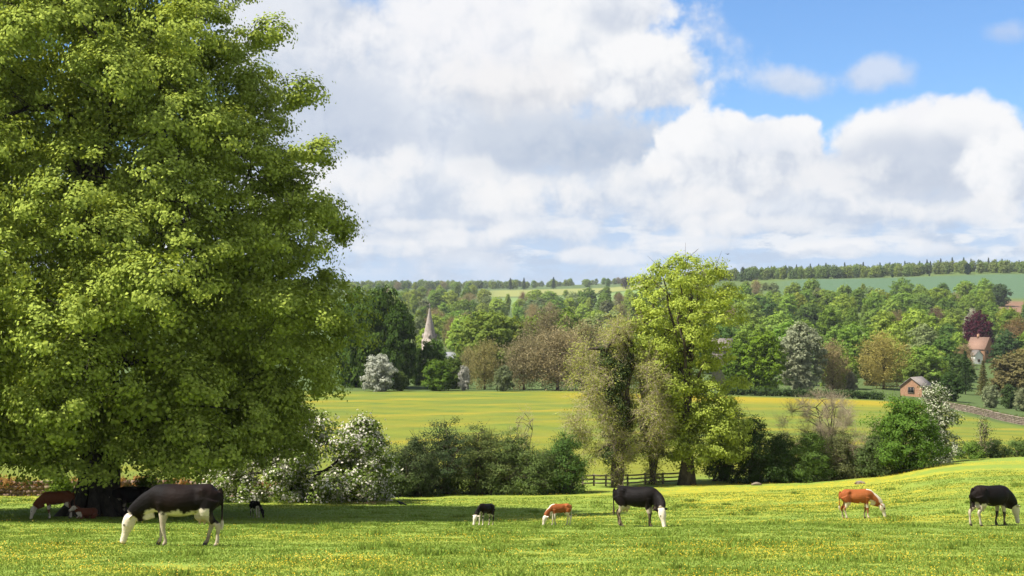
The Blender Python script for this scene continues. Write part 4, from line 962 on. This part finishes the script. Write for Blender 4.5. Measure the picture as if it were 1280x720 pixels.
def bird_mesh(name, flying):
    G = Geo(); G.tube([[-.2, 0, 0], [-.12, 0, .015], [0, 0, .03], [.1, 0, .05], [.15, 0, .09], [.2, 0, .1], [.235, 0, .09], [.28, 0, .08]], [.02, .045, .075, .065, .04, .042, .03, .006], 8)
    G.tube([[-.16, 0, 0], [-.27, 0, -.03], [-.33, 0, -.05]], [.03, .035, .025], 6)
    if flying:
        for s in (-1, 1): G.add([[.08, s * .04, .06], [-.08, s * .04, .05], [-.10, s * .25, .14], [.10, s * .25, .16], [-.12, s * .46, .10], [.0, s * .48, .1]], [[0, 1, 2, 3], [3, 2, 4, 5]])
    else:
        for s in (-1, 1): G.tube([[.0, s * .04, -.02], [.01, s * .04, -.1], [.0, s * .04, -.17], [.06, s * .04, -.18]], [.012, .009, .008, .006], 5)
    return G.mesh(name, [BLK], True)
bo = link('crow', bird_mesh('crow', False), None, base(502, 72) + Vector((0, 0, .18))); bo.rotation_euler = (0, 0, 2.6); tag(bo, 'small black crow standing on the grass between the tree shadow and the hedge', 'bird')
bo = link('crow', bird_mesh('flying_crow', True), None, pix(910, 318, 220)); bo.rotation_euler = (0, .1, .9); tag(bo, 'tiny black bird flying right of the top of the tall yellow green tree', 'bird')

# more trees between the cottages and along the wall
pal3 = ([(MID, None), (LIME, None), (DEEP, None), (BRN, BD), (SAGE, None), (RUST, BD)], [.42, .18, .16, .10, .12, .02])
def labs3(w): return labs(w)
wood(1040, 1310, 440, 497, 11, 34, 7, 11, 300, 520, pal3, labs('among the cottages above the stone wall'), 'trees among the cottages', ['round', 'ashb', 'oaka'], lambda px, y, d: abs(px - 1140) < 26 and d < 312 or (1055 < px < 1128 and d < 345) or abs(px - 1232) < 22 and d > 310)
# ------------------------------------------------------------------ cattle
HAIR = None
def coat_mat():
    m = new_mat('cow_coat'); b = NB(m); a_ = b.n('ShaderNodeAttribute', attribute_name='coat'); tcn = b.n('ShaderNodeTexCoord').outputs['Object']
    n = b.noise(22, 4, .6, tcn); c = b.hsv(a_.outputs['Color'], .5, 1, b.math('MULTIPLY_ADD', n, .5, .75)); b.principled(c, .62, .08, b.noise(9, 6, .7, tcn), .03); return m
COAT = coat_mat()
def oval(G, c, r, rot=None, n=14):
    th = np.linspace(0, math.pi, n // 2 + 1); ph = np.arange(n) / n * 2 * math.pi
    V = [[0, 0, 1]]; 
    for t in th[1:-1]: V += [[math.sin(t) * math.cos(p_), math.sin(t) * math.sin(p_), math.cos(t)] for p_ in ph]
    V.append([0, 0, -1]); V = np.array(V) * np.asarray(r)
    if rot is not None: V = V @ np.array(rot).T
    k = len(th) - 2; Q = []; T = []
    for i in range(k - 1):
        for j in range(n): Q.append([1 + i * n + j, 1 + (i + 1) * n + j, 1 + (i + 1) * n + (j + 1) % n, 1 + i * n + (j + 1) % n])
    for j in range(n): T.append([0, 1 + j, 1 + (j + 1) % n]); T.append([len(V) - 1, 1 + (k - 1) * n + (j + 1) % n, 1 + (k - 1) * n + j])
    G.add(V + np.asarray(c), Q, T)
def chain(G, pts, rad, side=(0, 1, 0), n=14):
    """tube of elliptical rings: rad rows (in the bending plane, sideways)"""
    pts = np.asarray(pts, float); rad = np.asarray(rad, float); k = len(pts)
    # refine with Catmull-Rom so the body has no facets
    t = np.linspace(0, k - 1, (k - 1) * 5 + 1); i = np.minimum(t.astype(int), k - 2); f = (t - i)[:, None]
    def cr(a):
        a = np.concatenate([2 * a[:1] - a[1:2], a, 2 * a[-1:] - a[-2:-1]]); p0, p1, p2, p3 = a[i], a[i + 1], a[i + 2], a[i + 3]
        return .5 * (2 * p1 + (p2 - p0) * f + (2 * p0 - 5 * p1 + 4 * p2 - p3) * f ** 2 + (3 * p1 - p0 - 3 * p2 + p3) * f ** 3)
    P = cr(pts); Rr = np.maximum(cr(rad), .008)
    T = np.gradient(P, axis=0); T /= np.linalg.norm(T, axis=1, keepdims=True); s = np.asarray(side, float)[None] - (T @ np.asarray(side, float))[:, None] * T
    s /= np.linalg.norm(s, axis=1, keepdims=True); u = np.cross(s, T); th = np.arange(n) / n * 2 * math.pi
    V = P[:, None] + Rr[:, 0][:, None, None] * np.sin(th)[None, :, None] * u[:, None] + Rr[:, 1][:, None, None] * np.cos(th)[None, :, None] * s[:, None]
    K = len(P); V = np.concatenate([V.reshape(-1, 3), P[:1], P[-1:]]); ii, jj = np.meshgrid(np.arange(K - 1), np.arange(n), indexing='ij'); ii = ii.ravel(); jj = jj.ravel(); j2 = (jj + 1) % n
    Q = np.stack([ii * n + jj, (ii + 1) * n + jj, (ii + 1) * n + j2, ii * n + j2], 1); q = np.arange(n)
    Tt = np.concatenate([np.stack([np.full(n, K * n), q, (q + 1) % n], 1), np.stack([np.full(n, K * n + 1), (K - 1) * n + (q + 1) % n, (K - 1) * n + q], 1)])
    G.add(V, Q, Tt)
def cow(name, label, px, d, facing, H, coat, calf=0.0, turn=0.0, step=(0, 0, 0, 0), neckdip=0.0, udder=True, lying=False, rz_y=0.0, headup=False, group='grazing cattle', cat='cow', seed=0, voxel=.017, slim=1.0, Lk=1.0):
    """one animal as a single skin; built facing +x, 1.4 m tall, then scaled to H"""
    global rng
    keep = rng; rng = np.random.default_rng(100 + seed)
    lf = 1 + .22 * calf; lift = .66 * (lf - 1) if not lying else -.58
    w = (1 - .14 * calf) * slim * .94; dp = .93 - .09 * calf
    G = Geo(); up = lambda z: z + lift
    tor = [(-.82, 1.17, .07, .06), (-.78, 1.13, .19, .15), (-.68, 1.09, .28, .235), (-.50, 1.07, .315, .285), (-.28, 1.025, .335, .30), (-.02, .985, .365, .345), (.20, .985, .375, .335), (.40, 1.01, .365, .27), (.55, 1.02, .33, .215), (.68, .99, .255, .165), (.78, .95, .14, .10)]
    def bot(z, h): return (z + h - 2 * h * dp) , h * dp
    pts = []; rad = []
    for x, z, h, y in tor: zz = z + h - h * dp; pts.append((x, 0, up(zz))); rad.append((h * dp, y * w))
    chain(G, pts, rad, n=22)
    for s in (-1, 1):
        pass
    if udder and calf < .3:
        oval(G, (-.44, 0, up(.68)), (.19, .14, .13)); [oval(G, (-.38 - .11 * a_, s * .06, up(.54)), (.022, .022, .06)) for a_ in (0, 1) for s in (-1, 1)]
    # neck and head; the head swings sideways by turn
    if headup: hp = np.array([1.05, 0, up(1.42)]); mz = np.array([1.50, 0, up(1.18)])
    else: hp = np.array([1.14, 0, .66 + .15 * lift * calf + neckdip]); mz = np.array([1.31, 0, .055])
    b0 = np.array([.50, 0, up(1.05)])
    def tr(p, k=1.0):
        p = np.array(p, float); a_ = turn * k; q = p - [.55, 0, 0]; return np.array([.55 + q[0] * math.cos(a_) - q[1] * math.sin(a_), q[0] * math.sin(a_) + q[1] * math.cos(a_), p[2]])
    hk = 1 + .12 * calf; side_h = (-math.sin(turn * 1.0), math.cos(turn * 1.0), 0)
    n1 = b0 * .66 + hp * .34 + [.02, 0, .05]; n2 = b0 * .3 + hp * .7 + [.03, 0, .04]
    chain(G, [b0, tr(n1, .4), tr(n2, .75), tr(hp + [0, 0, .03])], [(.32 * dp, .20 * w), (.265 * dp, .15 * w), (.19, .115), (.13, .10)], n=16)
    chain(G, [tr(b0 * .75 + hp * .25 - [.02, 0, .22]), tr(b0 * .5 + hp * .5 - [0, 0, .2]), tr(hp * .8 + b0 * .2 - [.0, 0, .16])], [(.13 * dp, .05), (.10, .035), (.06, .03)], n=10)   # dewlap
    hx = mz - hp; hl = np.linalg.norm(hx); fw = np.array([hx[2], 0, -hx[0]]) / hl * -1          # forehead direction
    hpts = [hp - hx * .04, hp + hx * .12, hp + hx * .36, hp + hx * .62, hp + hx * .84, hp + hx * .97, hp + hx * 1.03]
    hrad = [(.10, .105), (.14, .128), (.138, .115), (.088, .074), (.075, .07), (.068, .072), (.03, .045)]
    chain(G, [tr(p) for p in hpts], [(a_ * hk, b_ * hk) for a_, b_ in hrad], side=side_h, n=16)
    sv = np.array(side_h); fwt = tr(hp + fw) - tr(hp)
    eyes = []
    for s in (-1, 1):
        e0 = tr(hp + hx * .0) - fwt * .03 + sv * s * .10
        dr = sv * s * .9 + np.array([0, 0, .12]) - fwt * .25; dr /= np.linalg.norm(dr)
        chain(G, [e0, e0 + dr * .07, e0 + dr * .15, e0 + dr * .205], [(.03, .02), (.055, .022), (.045, .02), (.012, .012)], side=(fwt * .6 + np.array([0, 0, .3])), n=10)
        ey = tr(hp + hx * .34) + fwt * .055 * hk + sv * s * .098 * hk; oval(G, ey, (.03, .03, .03), n=10); eyes.append(ey)
        oval(G, tr(hp + hx * .98) + sv * s * .035 + fwt * .03, (.025, .02, .02), n=8)
    hoofz = .085
    if not lying:
        for s, st in ((-1, step[0]), (1, step[1])):                    # fore legs
            y = s * .155 * w
            chain(G, [(.42, y * 1.05, up(1.0)), (.40, y * 1.02, up(.76)), (.43 + st * .35, y, .43 * lf), (.41 + st * .7, y, .20 * lf), (.415 + st * .8, y, .125), (.445 + st * .85, y, .05), (.46 + st * .85, y, -.03)],
                  [(.17, .10), (.105, .075), (.056, .05), (.035, .032), (.045, .04), (.05, .045), (.06, .05)], n=12)
        for s, st in ((-1, step[2]), (1, step[3])):                    # hind legs: stifle forward, hock back
            y = s * .165 * w
            chain(G, [(-.58, y, up(1.08)), (-.50 + st * .2, y * 1.08, up(.80)), (-.60 + st * .45, y, .60 * lf), (-.705 + st * .6, y, .485 * lf), (-.68 + st * .75, y, .30 * lf), (-.655 + st * .85, y, .125), (-.615 + st * .9, y, .05), (-.60 + st * .9, y, -.03)],
                  [(.25, .12), (.175, .11), (.08, .055), (.068, .045), (.04, .033), (.045, .04), (.05, .045), (.06, .05)], n=12)
        tl = [(-.79, 0, up(1.29)), (-.835, .01, up(1.235)), (-.865, .02, up(1.05)), (-.865, .03, up(.80)), (-.87, .03, up(.62)), (-.875, .03, up(.50)), (-.87, .03, up(.36))]
        chain(G, tl, [(.045, .045), (.04, .04), (.03, .03), (.025, .025), (.03, .028), (.042, .036), (.015, .015)], n=8)
    else:
        for s in (-1, 1):
            chain(G, [(.45, s * .17, .36), (.52, s * .24, .14), (.66, s * .22, .09), (.42, s * .24, .06), (.30, s * .24, .05)], [(.12, .09), (.08, .07), (.06, .05), (.045, .04), (.05, .045)], side=(0, 0, 1))
            chain(G, [(-.55, s * .2, .36), (-.30, s * .36, .20), (-.15, s * .38, .11), (-.48, s * .40, .07), (-.66, s * .40, .05)], [(.2, .12), (.15, .1), (.08, .07), (.055, .045), (.05, .045)], side=(0, 0, 1))
    sc = H / 1.40 / (1 + lift / 1.4 if not lying else 1)
    me = bpy.data.meshes.new('tmp'); V = np.concatenate(G.v); Q = np.concatenate(G.q); T = np.concatenate(G.t)
    me = mesh_np('tmp', V, [Q, T], [])
    t = bpy.data.objects.new('tmp', me); COL.objects.link(t)
    rm = t.modifiers.new('r', 'REMESH'); rm.mode = 'VOXEL'; rm.voxel_size = voxel; rm.use_smooth_shade = True
    sm_ = t.modifiers.new('s', 'SMOOTH'); sm_.factor = .5; sm_.iterations = 3
    dg = bpy.context.evaluated_depsgraph_get(); me2 = bpy.data.meshes.new_from_object(t.evaluated_get(dg)); bpy.data.objects.remove(t); bpy.data.meshes.remove(me)
    me2.name = name; v = np.empty(len(me2.vertices) * 3, np.float32); me2.vertices.foreach_get('co', v); v = v.reshape(-1, 3).astype(float)
    def bump(cx_, cy_, cz_, rx_, ry_, rz_, amp, dr):              # bones and muscles under the hide
        for s in (-1, 1):
            q = ((v[:, 0] - cx_) / rx_) ** 2 + ((v[:, 1] - s * cy_) / ry_) ** 2 + ((v[:, 2] - cz_) / rz_) ** 2
            v[:] += (amp * np.exp(-q))[:, None] * np.array([dr[0], s * dr[1], dr[2]])
    bump(-.44, .22 * w, up(1.26), .09, .12, .08, .05, (0, .8, .6)); bump(-.77, .12 * w, up(1.20), .07, .08, .07, .035, (-.6, .3, .5))
    bump(.45, .24 * w, up(1.05), .14, .14, .22, .028, (0, 1, 0)); bump(-.60, .24 * w, up(.95), .17, .14, .22, .035, (-.2, 1, 0))
    bump(-.30, .27 * w, up(1.18), .10, .12, .13, -.03, (0, 1, .2)); bump(.62, .2 * w, up(.92), .08, .1, .16, -.018, (0, 1, 0)); bump(-.1, .0, up(1.36), .5, .06, .08, .012, (0, 0, 1))
    nz_ = (fbm(v[:, 0] * 6 + v[:, 2] * 3 + seed * 9, v[:, 1] * 6 - v[:, 2] * 5, 3, seed) - .5)
    c = np.zeros((len(v), 3)); c[:] = coat['base']
    rgh = np.clip((fbm(v[:, 0] * 2 + 5, v[:, 2] * 2 + v[:, 1], 2, 7 + seed) - .45) * 4, 0, 1)[:, None]; c = c * (1 - rgh * .6) + np.array(coat.get('base2', coat['base'])) * rgh * .6
    nz2 = fbm(v[:, 0] * 16 + seed, v[:, 2] * 16 + v[:, 1] * 11, 3, 30 + seed) - .5; nz_ = nz_ + .5 * nz2
    def paint(mask, colr):
        mk = np.clip(mask, 0, 1)[:, None]; c[:] = c * (1 - mk) + np.array(colr) * mk
    white = coat.get('white', (.58, .50, .39))
    hd = np.min([np.linalg.norm(v - tr(p), axis=1) for p in (hp + hx * .18, hp + hx * .35, hp + hx * .55, hp + hx * .75, hp + hx * .95)], axis=0)
    hs = (v - tr(hp)) @ (tr(hp + hx) - tr(hp)) / hl ** 2                                       # along the head
    if coat.get('face', 1): paint((.20 + .05 * nz_ - hd) * 40, white); paint((.13 - np.linalg.norm(v - (tr(hp) + sv * 0), axis=1) + nz_ * .1) * 20, white)
    for s in (-1, 1):
        e0 = tr(hp) - fwt * .03 + sv * s * .2; paint((.105 - np.linalg.norm(v - e0, axis=1)) * 40, coat['base'] if coat.get('dark_ears') else white)
        if coat.get('eye_patch'): paint((.075 - np.linalg.norm(v - eyes[(s + 1) // 2], axis=1) + nz_ * .05) * 40, coat['base'])
    if not headup or True:
        mzp = np.linalg.norm(v - tr(hp + hx * 1.03), axis=1); paint((.085 - mzp) * 30 * (hs > .85), (.30, .19, .16)); 
        for s in (-1, 1): paint((.02 - np.linalg.norm(v - (tr(hp + hx * .99) + sv * s * .035 + fwt * .045), axis=1)) * 80, (.03, .02, .02))
    for ey in eyes: paint((.034 - np.linalg.norm(v - ey, axis=1)) * 90, (.012, .01, .009))
    bz = coat.get('belly', .70)
    if not lying:
        inb = (np.abs(v[:, 0]) < .62) * (v[:, 2] > .50 * lf) * (np.abs(v[:, 1]) < .34)
        zb = up(bz) + .05 * np.sin(v[:, 0] * 5 + 1.2) + nz_ * .22 + np.clip(-v[:, 0] - .15, 0, .3) * coat.get('flank', .45)
        paint((zb - v[:, 2]) * 25 * inb, white)
        paint((coat.get('brisket', .0) - np.linalg.norm((v - [.64, 0, up(.70)]) / [1.1, 1, 1.0], axis=1) + nz_ * .16) * 25, white)
        fl, hl_ = coat.get('legs', (.60, .50))
        fr_ = v[:, 0] > .2; low = v[:, 2] < up(.75)
        leg = (np.abs(v[:, 1]) > .06) & (v[:, 2] < .75 * lf) & (hd > .3)
        paint((fl * lf + nz_ * .3 - v[:, 2]) * 25 * (leg & (v[:, 0] > .2) & (v[:, 0] < .75)), white)
        paint((hl_ * lf + nz_ * .3 - v[:, 2]) * 25 * (leg & (v[:, 0] < -.3)), white)
        if coat.get('leg_dirt'): paint((.28 * lf - v[:, 2] + nz_ * .2) * 4 * (leg & (v[:, 0] < -.3)) * .6, (.25, .19, .12))
        if coat.get('rump'): paint((coat['rump'] + nz_ * .1 + v[:, 0] * -1 - .84) * 40 * (v[:, 2] < up(1.05)), white)
        if udder and calf < .3: paint((.17 - np.linalg.norm((v - [-.44, 0, up(.62)]) / [1, .8, .85], axis=1)) * 25, (.56, .36, .28))
        if coat.get('tailwhite', 1): paint((up(.62) - v[:, 2]) * 20 * (v[:, 0] < -.83), white)
        if coat.get('mane'):                                           # white stripe over withers and neck
            top = (1 - np.abs(v[:, 1]) / .085) ; paint(np.clip(top * 6, 0, 1) * ((v[:, 0] > .42) & (v[:, 0] < 1.2) & (v[:, 2] > .55)) * np.clip((v[:, 2] - (up(1.28) - 1.0 * np.clip(v[:, 0] - .5, 0, 1) + .02)) * 30 + 2, 0, 1), white)
        dirt = np.clip(fbm(v[:, 0] * 9, v[:, 2] * 5 + v[:, 1] * 7, 3, 60 + seed) - .35, 0, .5) * 1.6 * np.clip(1.1 - v[:, 2] / (.75 * lf), 0, 1); paint(dirt * 1.5 * (hd > .3), (.22, .165, .10)); paint(.5 * (leg & (v[:, 2] < .72 * lf)) * (c.mean(1) > .1), (.27, .21, .14)) if calf < .2 else None
        paint((hoofz - v[:, 2]) * 60 * (v[:, 2] < .1) * (leg), (.06, .05, .04))
    elif coat.get('brisket'): paint((.3 - np.linalg.norm(v - [.7, 0, .3], axis=1) + nz_ * .1) * 25, white)
    v = v * [Lk, 1, 1] * sc; me2.vertices.foreach_set('co', v.astype(np.float32).ravel())
    a_ = me2.attributes.new('coat', 'FLOAT_COLOR', 'POINT'); a_.data.foreach_set('color', np.concatenate([c, np.ones((len(c), 1))], 1).astype(np.float32).ravel())
    me2.materials.append(COAT); me2.update()
    o = link(name, me2); p = base(px, d); o.location = p + Vector((0, 0, .0)); ca = R(facing)
    # stand on the slope: measure the ground under fore and hind feet
    f_ = Vector((math.cos(ca), math.sin(ca))) * .5 * sc; s_ = Vector((-math.sin(ca), math.cos(ca))) * .3 * sc
    zf = gz(p.x + f_.x, p.y + f_.y); zh = gz(p.x - f_.x, p.y - f_.y); zl = gz(p.x + s_.x, p.y + s_.y); zr = gz(p.x - s_.x, p.y - s_.y)
    o.rotation_euler = (math.atan2(zl - zr, .6 * sc) * .0, -math.atan2(zf - zh, 1.0 * sc), ca); o.location.z = (zf + zh) / 2 - .015
    tag(o, label, cat, group); rng = keep
    return o
BK = (.006, .0045, .004); BK2 = (.014, .0068, .0045); RD = (.24, .068, .02); RD2 = (.32, .10, .03)
black = lambda **k: dict(base=BK, base2=BK2, **k); red = lambda **k: dict(base=RD, base2=RD2, **k)
cow('cow', 'large black cow with white face, belly and legs grazing in front of the huge tree', 229, 32.0, 184, 1.42, black(legs=(.66, .56), brisket=.17, belly=.79, flank=.5, eye_patch=0, leg_dirt=1), 0, -.12, (.10, -.10, .14, -.16), 0, True, seed=1)
cow('cow', 'black cow with pale face turned to the viewer grazing below the ivy clad willow', 797, 48.5, -24, 1.40, black(legs=(-.1, -.1), brisket=0, belly=.66, flank=.6, dark_ears=1, tailwhite=0), 0, -.75, (.10, -.08, .12, -.10), 0, True, seed=2)
cow('cow', 'black cow with pink udder seen from behind, grazing at the far right', 1236, 48.6, 24, 1.40, black(legs=(-.1, .60), brisket=0, belly=.68, flank=.7), 0, .15, (.06, -.08, .08, -.12), 0, True, seed=3)
cow('heifer', 'chestnut heifer with white mane stripe and face grazing on the right', 1071, 55, -3, 1.16, red(legs=(.3, .42), brisket=.2, belly=.70, mane=1, rump=.0, dark_ears=1, eye_patch=1), .35, .1, (.05, -.12, .1, -.06), 0, False, cat='young cow', seed=4, slim=.86)
cow('calf', 'small chestnut calf with white legs grazing near the middle', 699, 51, 200, .80, red(legs=(.62, .62), brisket=.2, belly=.72, mane=1, rump=.07), 1, .25, (.08, -.05, .05, -.08), 0, False, cat='calf', seed=5, slim=.95)
cow('calf', 'small black calf with white head grazing at the tip of the tree shadow', 606, 50.5, 232, .80, black(legs=(.45, .3), brisket=.2, belly=.62), 1, .1, (.05, -.05, .05, -.05), 0, False, cat='calf', seed=6)
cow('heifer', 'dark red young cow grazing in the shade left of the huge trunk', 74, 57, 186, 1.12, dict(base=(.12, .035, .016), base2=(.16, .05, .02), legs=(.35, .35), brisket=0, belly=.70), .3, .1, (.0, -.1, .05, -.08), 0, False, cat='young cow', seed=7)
cow('cow', 'black cow standing in deep shade right of the huge trunk, behind the large cow', 168, 61, 187, 1.34, black(legs=(.45, .1), brisket=.2, belly=.66), 0, .1, (.0, -.08, .05, -.08), .22, True, seed=8)
cow('calf', 'black calf with white chest grazing alone inside the long tree shadow', 321, 60, -52, .74, black(legs=(.5, .1), brisket=.3, belly=.62, face=0, dark_ears=1), 1, .1, (.05, -.05, .05, -.05), 0, False, cat='calf', seed=9)
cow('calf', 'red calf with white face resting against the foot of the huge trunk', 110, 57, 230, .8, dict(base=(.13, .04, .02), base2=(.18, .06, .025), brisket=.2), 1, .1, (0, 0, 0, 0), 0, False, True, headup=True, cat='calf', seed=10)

# ------------------------------------------------------------------ the air between here and the far hills
zmin = float(np.nanmin(Zg)); bxm = 3700
G = Geo(); G.box((0, 2720, (zmin - 1 + 170) / 2), (2 * bxm, 5800, 170 - zmin + 1))
hm_ = new_mat('haze'); b = NB(hm_); pv = b.n('ShaderNodeVolumePrincipled'); pv.inputs['Color'].default_value = (.86, .92, 1, 1); pv.inputs['Density'].default_value = .00005
o_ = b.n('ShaderNodeOutputMaterial'); b.L.new(pv.outputs[0], o_.inputs['Volume'])
tag(link('haze', G.mesh('haze', [hm_])), 'thin pale air haze over the valley and far hills', 'haze', None, 'stuff')
